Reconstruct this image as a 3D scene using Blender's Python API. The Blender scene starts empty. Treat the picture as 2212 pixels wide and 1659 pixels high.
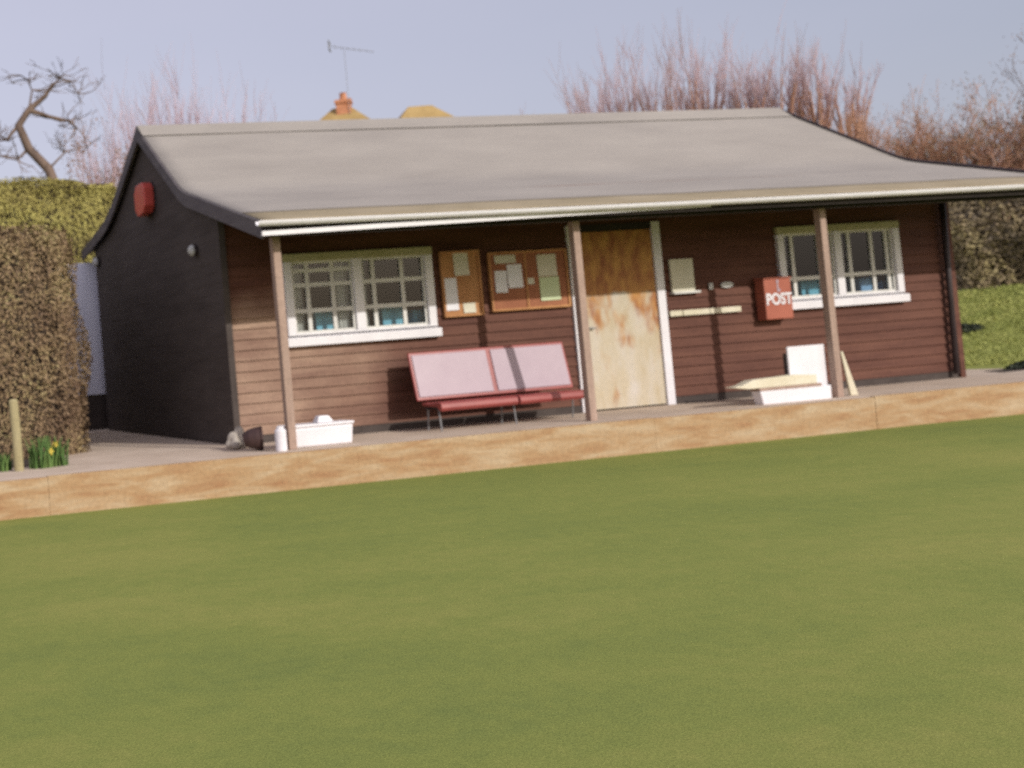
import bpy, bmesh, math, random
import numpy as np
from mathutils import Vector, Matrix

random.seed(7)
S = bpy.context.scene
COL = S.collection
R = math.radians

# ------------------------------------------------------------------ camera
CX, CY, FPX = 164.671, 724.765, 2428.112          # principal point and focal length on a 2212 x 1659 frame
cam_d = bpy.data.cameras.new("camera")
cam = bpy.data.objects.new("camera", cam_d)
COL.objects.link(cam)
CAM = Vector((-4.532, -12.767, 0.962))
rot = (Matrix.Rotation(-0.21957, 3, 'Z') @ Matrix.Rotation(1.607537, 3, 'X') @ Matrix.Rotation(-0.077097, 3, 'Z'))
cam.matrix_world = Matrix.Translation(CAM) @ rot.to_4x4()
cam_d.sensor_fit = 'HORIZONTAL'
cam_d.sensor_width = 36.0
cam_d.lens = 36.0 * FPX / 2212.0
cam_d.shift_x = (1106.0 - CX) / 2212.0
cam_d.shift_y = (CY - 829.5) / 2212.0
cam_d.clip_start = 0.1
cam_d.clip_end = 3000
cam_d.dof.use_dof = True
cam_d.dof.focus_distance = 4.0
cam_d.dof.aperture_fstop = 2.6
S.camera = cam

# ------------------------------------------------------------------ light
SUN_EL, SUN_AZ = R(26), R(19)                     # low sun behind the camera, a little to its right
w = bpy.data.worlds.new("World")
S.world = w
w.use_nodes = True
nt = w.node_tree
sky = nt.nodes.new("ShaderNodeTexSky")
sky.sky_type = 'NISHITA'
sky.sun_disc = False
sky.sun_elevation = SUN_EL
sky.sun_rotation = R(180) - SUN_AZ
sky.air_density = 1.0
sky.dust_density = 4.0
sky.ozone_density = 1.5
bg = nt.nodes["Background"]
bg.inputs["Strength"].default_value = 0.12
veil = nt.nodes.new("ShaderNodeMix"); veil.data_type = 'RGBA'       # thin high cloud over the blue
tcw = nt.nodes.new("ShaderNodeTexCoord"); mpw = nt.nodes.new("ShaderNodeMapping"); mpw.inputs["Scale"].default_value = (1.0, 1.0, 3.0)
nzw = nt.nodes.new("ShaderNodeTexNoise"); nzw.inputs["Scale"].default_value = 1.6; nzw.inputs["Detail"].default_value = 4
nt.links.new(tcw.outputs["Generated"], mpw.inputs[0]); nt.links.new(mpw.outputs[0], nzw.inputs[0])
sxw = nt.nodes.new("ShaderNodeSeparateXYZ"); nt.links.new(tcw.outputs["Generated"], sxw.inputs[0])
thick = nt.nodes.new("ShaderNodeMath"); thick.operation = 'MULTIPLY_ADD'; thick.inputs[1].default_value = -0.30     # the cloud thins towards the east
nt.links.new(sxw.outputs["X"], thick.inputs[0])
thk2 = nt.nodes.new("ShaderNodeMath"); thk2.operation = 'MULTIPLY_ADD'; thk2.inputs[1].default_value = 0.22; thk2.inputs[2].default_value = 0.56
nt.links.new(nzw.outputs["Fac"], thk2.inputs[0]); nt.links.new(thk2.outputs[0], thick.inputs[2])
nt.links.new(thick.outputs[0], veil.inputs["Factor"])
veil.clamp_factor = False; veil.clamp_result = False
nt.links.new(sky.outputs[0], veil.inputs[6])
veil.inputs[7].default_value = (6.3, 6.0, 7.1, 1)
nt.links.new(veil.outputs[2], bg.inputs["Color"])

sd = bpy.data.lights.new("sun", 'SUN')
sd.energy = 3.1
sd.angle = R(0.6)
sd.color = (1.0, 0.955, 0.89)
sun = bpy.data.objects.new("sun", sd)
COL.objects.link(sun)
tosun = Vector((math.sin(SUN_AZ) * math.cos(SUN_EL), -math.cos(SUN_AZ) * math.cos(SUN_EL), math.sin(SUN_EL)))
sun.rotation_euler = tosun.to_track_quat('Z', 'Y').to_euler()
sun.location = (10, -30, 20)

S.view_settings.view_transform = 'Standard'
S.view_settings.look = 'None'
S.view_settings.exposure = 0.0
S.view_settings.gamma = 1.0
S.render.engine = 'CYCLES'
S.cycles.max_bounces = 6
S.cycles.sample_clamp_indirect = 2.5
S.cycles.sample_clamp_direct = 12.0
S.cycles.use_denoising = False                     # keep the fine grain of a small print
S.cycles.transparent_max_bounces = 12

# ------------------------------------------------------------------ helpers
def tag(o, label=None, cat=None, group=None, kind=None):
    if label: o["label"] = label
    if cat: o["category"] = cat
    if group: o["group"] = group
    if kind: o["kind"] = kind
    return o

def thing(name, label, cat, loc=(0, 0, 0), rz=0.0, group=None):
    o = bpy.data.objects.new(name, None)
    o.empty_display_size = 0.2
    COL.objects.link(o)
    o.location = loc
    o.rotation_euler = (0, 0, rz)
    return tag(o, label, cat, group)

class MB:
    """collects shapes for one mesh"""
    def __init__(s):
        s.v, s.f = [], []
    def add(s, vs, fs):
        b = len(s.v)
        s.v += [tuple(v) for v in vs]
        s.f += [tuple(i + b for i in f) for f in fs]
        return s
    def box(s, x0, x1, y0, y1, z0, z1):
        vs = [(x, y, z) for z in (z0, z1) for y in (y0, y1) for x in (x0, x1)]
        return s.add(vs, [(0, 2, 3, 1), (4, 5, 7, 6), (0, 1, 5, 4), (2, 6, 7, 3), (0, 4, 6, 2), (1, 3, 7, 5)])
    def hexa(s, bot, top):
        """box from 4 bottom + 4 top corners (counter-clockwise from above)"""
        return s.add(list(bot) + list(top), [(3, 2, 1, 0), (4, 5, 6, 7), (0, 1, 5, 4), (1, 2, 6, 5), (2, 3, 7, 6), (3, 0, 4, 7)])
    def bar(s, a, b, wx, wy, up=(0, 0, 1)):
        a, b = Vector(a), Vector(b)
        d = (b - a).normalized()
        u = Vector(up)
        if abs(d.dot(u)) > 0.95: u = Vector((0, 1, 0))
        r = d.cross(u).normalized(); q = r.cross(d)
        c = [(-1, -1), (1, -1), (1, 1), (-1, 1)]
        vs = [a + r * i * wx / 2 + q * j * wy / 2 for i, j in c] + [b + r * i * wx / 2 + q * j * wy / 2 for i, j in c]
        return s.add(vs, [(3, 2, 1, 0), (4, 5, 6, 7), (0, 1, 5, 4), (1, 2, 6, 5), (2, 3, 7, 6), (3, 0, 4, 7)])
    def tube(s, pts, rads, n=6, cap=True):
        pts = [Vector(p) for p in pts]
        if not hasattr(rads, '__len__'): rads = [rads] * len(pts)
        b = len(s.v)
        ref = Vector((0.31, 0.95, 0.05))
        for i, p in enumerate(pts):
            d = (pts[min(i + 1, len(pts) - 1)] - pts[max(i - 1, 0)]).normalized()
            r = d.cross(ref)
            if r.length < 0.05: r = d.cross(Vector((1, 0, 0.2)))
            r.normalize(); q = d.cross(r)
            for k in range(n):
                t = 2 * math.pi * k / n
                s.v.append(tuple(p + (r * math.cos(t) + q * math.sin(t)) * rads[i]))
        for i in range(len(pts) - 1):
            for k in range(n):
                k2 = (k + 1) % n
                s.f.append((b + i * n + k, b + i * n + k2, b + (i + 1) * n + k2, b + (i + 1) * n + k))
        if cap:
            s.f.append(tuple(b + k for k in reversed(range(n))))
            s.f.append(tuple(b + (len(pts) - 1) * n + k for k in range(n)))
        return s
    def prism(s, poly, fn, t0, t1):
        """poly of (a,b); fn(a,b,t) -> point; extruded t0..t1"""
        n = len(poly)
        vs = [fn(a, b, t0) for a, b in poly] + [fn(a, b, t1) for a, b in poly]
        fs = [tuple(range(n))[::-1], tuple(range(n, 2 * n))]
        fs += [(i, (i + 1) % n, n + (i + 1) % n, n + i) for i in range(n)]
        return s.add(vs, fs)
    def lathe(s, prof, c, n=20):
        b = len(s.v); c = Vector(c)
        for r, z in prof:
            for k in range(n):
                t = 2 * math.pi * k / n
                s.v.append((c.x + r * math.cos(t), c.y + r * math.sin(t), c.z + z))
        for i in range(len(prof) - 1):
            for k in range(n):
                k2 = (k + 1) % n
                s.f.append((b + i * n + k, b + i * n + k2, b + (i + 1) * n + k2, b + (i + 1) * n + k))
        s.f.append(tuple(b + k for k in reversed(range(n))))
        s.f.append(tuple(b + (len(prof) - 1) * n + k for k in range(n)))
        return s
    def build(s, name, m, parent=None, bevel=0.0, smooth=False, loc=None, fix=True):
        me = bpy.data.meshes.new(name)
        me.from_pydata(s.v, [], s.f)
        if fix:
            bm = bmesh.new(); bm.from_mesh(me)
            bmesh.ops.recalc_face_normals(bm, faces=bm.faces)
            bm.to_mesh(me); bm.free()
        me.materials.append(m)
        if smooth:
            for p in me.polygons: p.use_smooth = True
        o = bpy.data.objects.new(name, me)
        COL.objects.link(o)
        if parent is not None: o.parent = parent
        if loc is not None: o.location = loc
        if bevel:
            md = o.modifiers.new("bevel", 'BEVEL')
            md.width = bevel; md.segments = 2; md.limit_method = 'ANGLE'; md.angle_limit = R(35)
        return o

def mesh_np(name, verts, quads, m, parent=None):
    me = bpy.data.meshes.new(name)
    nv, nf = len(verts), len(quads)
    me.vertices.add(nv); me.vertices.foreach_set("co", np.asarray(verts, np.float32).ravel())
    me.loops.add(nf * 4); me.loops.foreach_set("vertex_index", np.asarray(quads, np.int32).ravel())
    me.polygons.add(nf); me.polygons.foreach_set("loop_start", np.arange(0, nf * 4, 4, dtype=np.int32))
    me.polygons.foreach_set("loop_total", np.full(nf, 4, np.int32))
    me.update(calc_edges=True)
    me.materials.append(m)
    o = bpy.data.objects.new(name, me)
    COL.objects.link(o)
    if parent is not None: o.parent = parent
    return o

# ------------------------------------------------------------------ materials
def lin(c):
    return tuple(((x / 255) / 12.92 if x / 255 <= 0.04045 else ((x / 255 + 0.055) / 1.055) ** 2.4) for x in c)

def mat(name, stops, scale=(4, 4, 4), detail=6, rough=0.75, bump=0.15, bscale=40, spec=0.3, dist=0.0, space='Object', fine=0.25):
    """noise driven colour ramp: stops = [(pos, rgb linear)]"""
    m = bpy.data.materials.new(name); m.use_nodes = True
    n = m.node_tree.nodes; l = m.node_tree.links
    b = n["Principled BSDF"]
    b.inputs["Roughness"].default_value = rough
    b.inputs["Specular IOR Level"].default_value = spec
    tc = n.new("ShaderNodeTexCoord"); mp = n.new("ShaderNodeMapping")
    mp.inputs["Scale"].default_value = scale
    l.new(tc.outputs[space], mp.inputs["Vector"])
    nz = n.new("ShaderNodeTexNoise"); nz.inputs["Scale"].default_value = 1.0
    nz.inputs["Detail"].default_value = detail; nz.inputs["Roughness"].default_value = 0.62
    nz.inputs["Distortion"].default_value = dist
    l.new(mp.outputs[0], nz.inputs["Vector"])
    cr = n.new("ShaderNodeValToRGB")
    el = cr.color_ramp.elements
    while len(el) < len(stops): el.new(0.5)
    for e, (p, c) in zip(el, stops):
        e.position = p; e.color = (*c, 1)
    l.new(nz.outputs["Fac"], cr.inputs[0])
    nf = n.new("ShaderNodeTexNoise"); nf.inputs["Scale"].default_value = bscale; nf.inputs["Detail"].default_value = 4
    l.new(tc.outputs[space], nf.inputs["Vector"])
    mx = n.new("ShaderNodeMix"); mx.data_type = 'RGBA'; mx.blend_type = 'OVERLAY'
    mx.inputs["Factor"].default_value = fine
    l.new(cr.outputs[0], mx.inputs[6]); l.new(nf.outputs["Fac"], mx.inputs[7])
    l.new(mx.outputs[2], b.inputs["Base Color"])
    if bump:
        bp = n.new("ShaderNodeBump"); bp.inputs["Strength"].default_value = bump; bp.inputs["Distance"].default_value = 0.01
        l.new(nf.outputs["Fac"], bp.inputs["Height"]); l.new(bp.outputs[0], b.inputs["Normal"])
    m["mixnode"] = mx.name; m["rampnode"] = cr.name
    return m

def leaf_mat(name, stops, rough=0.7):
    """each leaf its own colour"""
    m = bpy.data.materials.new(name); m.use_nodes = True
    n = m.node_tree.nodes; l = m.node_tree.links
    b = n["Principled BSDF"]; b.inputs["Roughness"].default_value = rough; b.inputs["Specular IOR Level"].default_value = 0.25
    g = n.new("ShaderNodeNewGeometry")
    tc = n.new("ShaderNodeTexCoord"); nz = n.new("ShaderNodeTexNoise"); nz.inputs["Scale"].default_value = 1.3; nz.inputs["Detail"].default_value = 3
    l.new(tc.outputs["Object"], nz.inputs["Vector"])
    ma = n.new("ShaderNodeMath"); ma.operation = 'MULTIPLY_ADD'; ma.inputs[1].default_value = 0.45
    l.new(g.outputs["Random Per Island"], ma.inputs[0])
    m2 = n.new("ShaderNodeMath"); m2.operation = 'MULTIPLY_ADD'; m2.inputs[1].default_value = 1.5; m2.inputs[2].default_value = -0.5
    l.new(nz.outputs["Fac"], m2.inputs[0]); l.new(m2.outputs[0], ma.inputs[2])
    cr = n.new("ShaderNodeValToRGB"); el = cr.color_ramp.elements
    while len(el) < len(stops): el.new(0.5)
    for e, (p, c) in zip(el, stops):
        e.position = p; e.color = (*c, 1)
    l.new(ma.outputs[0], cr.inputs[0]); l.new(cr.outputs[0], b.inputs["Base Color"])
    return m

M = {}
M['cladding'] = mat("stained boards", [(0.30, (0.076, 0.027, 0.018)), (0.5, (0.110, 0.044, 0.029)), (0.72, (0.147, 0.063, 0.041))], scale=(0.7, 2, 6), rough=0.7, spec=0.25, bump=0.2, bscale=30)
M['gable'] = mat("black stained boards", [(0.3, (0.053, 0.042, 0.038)), (0.7, (0.081, 0.066, 0.060))], scale=(3, 1, 6), rough=0.85, spec=0.2)
M['barge'] = mat("weathered dark board", [(0.3, (0.08, 0.068, 0.075)), (0.7, (0.13, 0.115, 0.12))], scale=(2, 2, 8))
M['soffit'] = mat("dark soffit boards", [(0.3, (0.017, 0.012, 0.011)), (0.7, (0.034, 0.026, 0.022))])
M['felt'] = mat("mineral roofing felt", [(0.3, (0.271, 0.248, 0.228)), (0.7, (0.334, 0.307, 0.279))], scale=(0.5, 1.5, 1.5), rough=0.95, bump=0.35, bscale=160, spec=0.1)
M['felt_edge'] = mat("algae tinted felt", [(0.3, (0.26, 0.215, 0.14)), (0.7, (0.34, 0.285, 0.20))], scale=(1.2, 2, 2), rough=0.95, bump=0.35, bscale=160, spec=0.1)
M['white'] = mat("white gloss paint", [(0.3, (0.660, 0.642, 0.672)), (0.7, (0.744, 0.726, 0.756))], rough=0.4, bump=0.04, bscale=30, fine=0.08)
M['cream_paint'] = mat("cream paint", [(0.3, (0.55, 0.50, 0.36)), (0.7, (0.68, 0.63, 0.50))], rough=0.5, bump=0.05)
M['head'] = mat("algae stained white paint", [(0.3, (0.33, 0.31, 0.15)), (0.7, (0.44, 0.41, 0.25))], scale=(3, 3, 3), rough=0.5, bump=0.05)
M['muntin'] = mat("aged white paint", [(0.3, (0.540, 0.528, 0.504)), (0.7, (0.672, 0.660, 0.624))], rough=0.5, bump=0.05)
M['post'] = mat("weathered post timber", [(0.3, (0.282, 0.194, 0.152)), (0.7, (0.387, 0.279, 0.225))], scale=(10, 10, 1.4), bump=0.25, bscale=30)
M['kerb'] = mat("new softwood boards", [(0.28, (0.290, 0.147, 0.071)), (0.46, (0.368, 0.234, 0.123)), (0.66, (0.439, 0.331, 0.212))], scale=(1.5, 6, 9), rough=0.8, bump=0.3, bscale=25, dist=0.5)
M['path'] = mat("trodden concrete", [(0.3, (0.448, 0.353, 0.274)), (0.7, (0.594, 0.487, 0.392))], scale=(1.5, 1.5, 1.5), rough=0.95, bump=0.3, bscale=60)
M['soil'] = mat("dark soil", [(0.3, (0.03, 0.022, 0.018)), (0.7, (0.08, 0.06, 0.045))], scale=(4, 4, 4), rough=1.0, bump=0.6)
M['ground'] = mat("rough turf", [(0.3, (0.17, 0.20, 0.05)), (0.7, (0.28, 0.29, 0.085))], scale=(0.6, 0.6, 0.6), rough=1.0, bump=0.5, bscale=20, spec=0.05)
M['dark_metal'] = mat("dark painted pipe", [(0.3, (0.03, 0.022, 0.024)), (0.7, (0.055, 0.04, 0.042))], rough=0.5, bump=0.05)
M['bench_red'] = mat("red moulded plastic", [(0.3, (0.24, 0.045, 0.042)), (0.7, (0.31, 0.065, 0.058))], rough=0.35, bump=0.03, fine=0.1, spec=0.5)
M['bench_pink'] = mat("faded pink panel", [(0.3, (0.371, 0.285, 0.331)), (0.7, (0.407, 0.321, 0.365))], rough=0.4, bump=0.02, fine=0.08)
M['steel'] = mat("grey steel tube", [(0.3, (0.16, 0.16, 0.165)), (0.7, (0.24, 0.24, 0.245))], rough=0.4, bump=0.02)
M['cork'] = mat("cork board", [(0.3, (0.330, 0.149, 0.061)), (0.7, (0.506, 0.259, 0.110))], scale=(3, 3, 3), bump=0.2, bscale=90)
M['cork_dark'] = mat("red brown board", [(0.3, (0.24, 0.085, 0.045)), (0.7, (0.36, 0.15, 0.075))], scale=(3, 3, 3), bump=0.2, bscale=90)
M['paper'] = mat("white paper", [(0.3, (0.672, 0.661, 0.694)), (0.7, (0.762, 0.750, 0.784))], rough=0.85, bump=0.03, fine=0.1)
M['paper_old'] = mat("yellowed paper", [(0.3, (0.562, 0.529, 0.410)), (0.7, (0.648, 0.616, 0.508))], rough=0.85, bump=0.03, fine=0.1)
M['paper_green'] = mat("pale green paper", [(0.3, (0.48, 0.55, 0.33)), (0.7, (0.56, 0.63, 0.42))], rough=0.85, bump=0.03, fine=0.1)
M['red_box'] = mat("red enamel", [(0.3, (0.333, 0.097, 0.062)), (0.7, (0.397, 0.129, 0.084))], rough=0.5, bump=0.03, fine=0.1)
M['alarm_red'] = mat("alarm red plastic", [(0.3, (0.50, 0.075, 0.06)), (0.7, (0.58, 0.10, 0.08))], rough=0.4, bump=0.02, fine=0.1)
M['grey_pale'] = mat("pale grey plastic", [(0.3, (0.42, 0.42, 0.41)), (0.7, (0.52, 0.52, 0.50))], rough=0.5, bump=0.03)
M['pot'] = mat("dark brown glazed pot", [(0.3, (0.035, 0.018, 0.018)), (0.7, (0.07, 0.04, 0.036))], rough=0.5, bump=0.1)
M['stone'] = mat("pale stone", [(0.3, (0.28, 0.25, 0.22)), (0.7, (0.45, 0.40, 0.34))], scale=(8, 8, 8), bump=0.5, bscale=25)
M['stake'] = mat("lichen grey stake", [(0.3, (0.24, 0.205, 0.10)), (0.7, (0.38, 0.33, 0.19))], scale=(12, 12, 2), bump=0.3)
M['teal'] = mat("teal plastic", [(0.3, (0.135, 0.389, 0.531)), (0.7, (0.194, 0.482, 0.628))], rough=0.5, bump=0.02)
M['blue'] = mat("dull blue plastic", [(0.3, (0.186, 0.342, 0.559)), (0.7, (0.265, 0.435, 0.652))], rough=0.5, bump=0.02)
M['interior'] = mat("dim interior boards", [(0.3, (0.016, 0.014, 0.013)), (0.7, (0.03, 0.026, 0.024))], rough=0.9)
M['panel'] = mat("pale blue grey panel", [(0.3, (0.820, 0.832, 0.987)), (0.7, (0.926, 0.936, 1.063))], scale=(1, 1, 2), rough=0.6, bump=0.05)
M['roof_tile'] = mat("ochre lichened tiles", [(0.3, (0.30, 0.20, 0.075)), (0.7, (0.44, 0.31, 0.13))], scale=(2, 2, 2), bump=0.3)
M['brick'] = mat("orange brick", [(0.3, (0.42, 0.17, 0.085)), (0.7, (0.58, 0.27, 0.15))], scale=(3, 3, 3), bump=0.3)
M['render'] = mat("house render", [(0.3, (0.40, 0.36, 0.30)), (0.7, (0.5, 0.46, 0.40))], bump=0.2)
M['aerial'] = mat("aerial alloy", [(0.3, (0.20, 0.20, 0.22)), (0.7, (0.3, 0.3, 0.32))], rough=0.5, bump=0)
M['bark'] = mat("grey brown bark", [(0.3, (0.100, 0.069, 0.056)), (0.7, (0.213, 0.150, 0.112))], scale=(5, 5, 1.5), bump=0.5, bscale=20)
M['twig_orange'] = mat("orange brown stems", [(0.3, (0.380, 0.189, 0.113)), (0.7, (0.531, 0.316, 0.216))], scale=(1, 1, 0.5), bump=0)
M['twig_mauve'] = mat("mauve twigs", [(0.3, (0.454, 0.324, 0.342)), (0.7, (0.605, 0.456, 0.464))], scale=(1, 1, 0.5), bump=0)
M['twig_pink'] = mat("pinkish twigs", [(0.3, (0.550, 0.418, 0.451)), (0.7, (0.660, 0.528, 0.572))], scale=(1, 1, 0.5), bump=0)
M['hedge_brown'] = leaf_mat("russet hedge leaves", [(0.1, (0.137, 0.086, 0.055)), (0.45, (0.221, 0.150, 0.088)), (0.75, (0.293, 0.215, 0.114)), (1.0, (0.299, 0.273, 0.117))])
M['hedge_green'] = leaf_mat("yellow green hedge leaves", [(0.1, (0.221, 0.181, 0.058)), (0.5, (0.336, 0.290, 0.087)), (1.0, (0.452, 0.414, 0.129))])
M['hedge_far'] = leaf_mat("mixed scrub leaves", [(0.1, (0.113, 0.095, 0.076)), (0.5, (0.240, 0.184, 0.108)), (1.0, (0.354, 0.297, 0.140))])
M['leaf_olive'] = leaf_mat("olive brown leaves", [(0.1, (0.170, 0.132, 0.085)), (0.5, (0.238, 0.183, 0.111)), (1.0, (0.297, 0.221, 0.136))])
M['leaf_rust'] = leaf_mat("rust brown leaves", [(0.1, (0.212, 0.119, 0.072)), (0.5, (0.281, 0.170, 0.106)), (1.0, (0.323, 0.212, 0.145))])
M['leaf_green'] = leaf_mat("fresh green leaves", [(0.1, (0.05, 0.11, 0.03)), (0.5, (0.10, 0.18, 0.05)), (1.0, (0.17, 0.25, 0.07))])
M['leaf_dark'] = leaf_mat("dark low leaves", [(0.1, (0.02, 0.028, 0.018)), (1.0, (0.055, 0.065, 0.04))])
M['daffodil'] = mat("daffodil yellow", [(0.3, (0.46, 0.36, 0.05)), (0.7, (0.52, 0.42, 0.08))], bump=0)

def lawn_material():
    m = bpy.data.materials.new("mown bowling turf"); m.use_nodes = True
    n = m.node_tree.nodes; l = m.node_tree.links
    b = n["Principled BSDF"]; b.inputs["Roughness"].default_value = 1.0; b.inputs["Specular IOR Level"].default_value = 0.05
    tc = n.new("ShaderNodeTexCoord")
    def noise(sx, sy, sc, det, rough=0.6):
        mp = n.new("ShaderNodeMapping"); mp.inputs["Scale"].default_value = (sx, sy, 1)
        l.new(tc.outputs["Object"], mp.inputs["Vector"])
        z = n.new("ShaderNodeTexNoise"); z.inputs["Scale"].default_value = sc; z.inputs["Detail"].default_value = det; z.inputs["Roughness"].default_value = rough
        l.new(mp.outputs[0], z.inputs["Vector"]); return z.outputs["Fac"]
    big = noise(0.45, 0.6, 0.9, 5)
    streak = noise(0.25, 1.3, 1.3, 5)
    mid = noise(1, 1, 9, 6)
    blade = noise(1, 1, 120, 5, 0.75)
    def math_(op, a, bb, v=None):
        k = n.new("ShaderNodeMath"); k.operation = op
        l.new(a, k.inputs[0])
        if v is not None: k.inputs[1].default_value = v
        else: l.new(bb, k.inputs[1])
        return k.outputs[0]
    s = math_('ADD', math_('MULTIPLY', big, None, 0.42), math_('MULTIPLY', streak, None, 0.20))
    s = math_('ADD', s, math_('MULTIPLY', mid, None, 0.22))
    s = math_('ADD', s, math_('MULTIPLY', blade, None, 0.18))
    cr = n.new("ShaderNodeValToRGB"); el = cr.color_ramp.elements
    st = [(0.33, (0.148, 0.188, 0.057)), (0.5, (0.208, 0.236, 0.064)), (0.67, (0.280, 0.276, 0.082))]
    el.new(0.5)
    for e, (p, c) in zip(el, st): e.position = p; e.color = (*c, 1)
    l.new(s, cr.inputs[0])
    ov = n.new("ShaderNodeMix"); ov.data_type = 'RGBA'; ov.blend_type = 'OVERLAY'; ov.inputs["Factor"].default_value = 0.6
    l.new(cr.outputs[0], ov.inputs[6]); l.new(blade, ov.inputs[7])
    l.new(ov.outputs[2], b.inputs["Base Color"])
    bp = n.new("ShaderNodeBump"); bp.inputs["Strength"].default_value = 0.6; bp.inputs["Distance"].default_value = 0.006
    l.new(blade, bp.inputs["Height"]); l.new(bp.outputs[0], b.inputs["Normal"])
    return m
M['lawn'] = lawn_material()

def door_material():
    """varnish that survived under the eaves, cream paint flaked off in streaks lower down"""
    m = mat("peeling cream door paint", [(0.3, (0.44, 0.36, 0.23)), (0.5, (0.49, 0.43, 0.33)), (0.7, (0.52, 0.475, 0.42))], scale=(4, 2, 1.5), rough=0.6, bump=0.06, bscale=30, fine=0.1)
    n = m.node_tree.nodes; l = m.node_tree.links; b = n["Principled BSDF"]
    mx = n[m["mixnode"]]
    tc = n.new("ShaderNodeTexCoord"); sp = n.new("ShaderNodeSeparateXYZ")
    l.new(tc.outputs["Object"], sp.inputs[0])
    mp = n.new("ShaderNodeMapping"); mp.inputs["Scale"].default_value = (4.2, 4.2, 2.0)
    l.new(tc.outputs["Object"], mp.inputs[0])
    nz = n.new("ShaderNodeTexNoise"); nz.inputs["Scale"].default_value = 1.0; nz.inputs["Detail"].default_value = 5; nz.inputs["Roughness"].default_value = 0.55
    l.new(mp.outputs[0], nz.inputs[0])
    # height: 0 at the sill, 1 at 1.6 m
    mr = n.new("ShaderNodeMapRange"); mr.inputs[1].default_value = 0.55; mr.inputs[2].default_value = 1.62
    mr.inputs[3].default_value = 0.22; mr.inputs[4].default_value = 0.44
    l.new(sp.outputs["Z"], mr.inputs[0])
    top = n.new("ShaderNodeMapRange"); top.inputs[1].default_value = 1.50; top.inputs[2].default_value = 1.60; top.inputs[3].default_value = 0; top.inputs[4].default_value = 0.5
    l.new(sp.outputs["Z"], top.inputs[0])
    a1 = n.new("ShaderNodeMath"); a1.operation = 'ADD'; l.new(mr.outputs[0], a1.inputs[0]); l.new(top.outputs[0], a1.inputs[1])
    a2 = n.new("ShaderNodeMath"); a2.operation = 'ADD'; l.new(a1.outputs[0], a2.inputs[0]); l.new(nz.outputs["Fac"], a2.inputs[1])
    st = n.new("ShaderNodeMapRange"); st.inputs[1].default_value = 0.78; st.inputs[2].default_value = 1.02; st.interpolation_type = 'SMOOTHSTEP'
    l.new(a2.outputs[0], st.inputs[0])
    w2 = n.new("ShaderNodeTexNoise"); w2.inputs["Scale"].default_value = 2.2; w2.inputs["Detail"].default_value = 5; l.new(mp.outputs[0], w2.inputs[0])
    wr = n.new("ShaderNodeValToRGB"); e = wr.color_ramp.elements
    e[0].position = 0.3; e[0].color = (0.26, 0.085, 0.035, 1); e[1].position = 0.7; e[1].color = (0.50, 0.26, 0.075, 1)
    l.new(w2.outputs["Fac"], wr.inputs[0])
    fm = n.new("ShaderNodeMix"); fm.data_type = 'RGBA'
    l.new(st.outputs[0], fm.inputs["Factor"]); l.new(mx.outputs[2], fm.inputs[6]); l.new(wr.outputs[0], fm.inputs[7])
    # yellowed paint in a broad vertical wash
    l.new(fm.outputs[2], b.inputs["Base Color"])
    return m
M['door'] = door_material()

def cladding_weather_shade(m):
    """the left bay is bleached paler; the colour above stays dark as eave shade"""
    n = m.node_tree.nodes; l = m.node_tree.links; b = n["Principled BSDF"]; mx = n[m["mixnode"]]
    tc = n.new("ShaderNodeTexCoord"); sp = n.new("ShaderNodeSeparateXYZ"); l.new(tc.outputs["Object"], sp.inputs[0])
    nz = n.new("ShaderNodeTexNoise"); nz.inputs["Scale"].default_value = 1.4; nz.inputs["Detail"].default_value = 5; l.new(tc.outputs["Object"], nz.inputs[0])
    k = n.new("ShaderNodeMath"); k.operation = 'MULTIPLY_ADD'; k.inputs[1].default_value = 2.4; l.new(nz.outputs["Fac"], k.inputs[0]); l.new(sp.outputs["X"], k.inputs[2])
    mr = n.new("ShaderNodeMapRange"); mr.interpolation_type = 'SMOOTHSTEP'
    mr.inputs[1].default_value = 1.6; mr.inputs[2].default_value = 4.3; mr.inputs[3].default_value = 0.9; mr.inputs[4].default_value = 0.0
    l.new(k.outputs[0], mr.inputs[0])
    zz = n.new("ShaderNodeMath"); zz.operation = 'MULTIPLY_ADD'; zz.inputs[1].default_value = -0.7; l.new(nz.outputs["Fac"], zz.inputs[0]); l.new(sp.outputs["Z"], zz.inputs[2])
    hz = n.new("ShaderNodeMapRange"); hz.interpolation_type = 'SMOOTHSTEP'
    hz.inputs[1].default_value = 1.0; hz.inputs[2].default_value = 1.5; hz.inputs[3].default_value = 1.0; hz.inputs[4].default_value = 0.0  # height cut puts the shade under the eaves into the board colour
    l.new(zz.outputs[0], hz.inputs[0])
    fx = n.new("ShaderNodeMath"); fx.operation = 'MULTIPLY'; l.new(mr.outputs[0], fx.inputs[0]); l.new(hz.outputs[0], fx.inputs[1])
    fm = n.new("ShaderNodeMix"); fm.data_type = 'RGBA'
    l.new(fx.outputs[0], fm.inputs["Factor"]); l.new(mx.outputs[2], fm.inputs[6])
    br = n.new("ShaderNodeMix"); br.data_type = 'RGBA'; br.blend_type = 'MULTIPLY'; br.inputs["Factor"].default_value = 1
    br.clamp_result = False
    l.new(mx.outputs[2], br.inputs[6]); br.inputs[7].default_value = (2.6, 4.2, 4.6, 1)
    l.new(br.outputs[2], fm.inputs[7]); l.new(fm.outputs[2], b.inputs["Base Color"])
cladding_weather_shade(M['cladding'])

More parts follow.
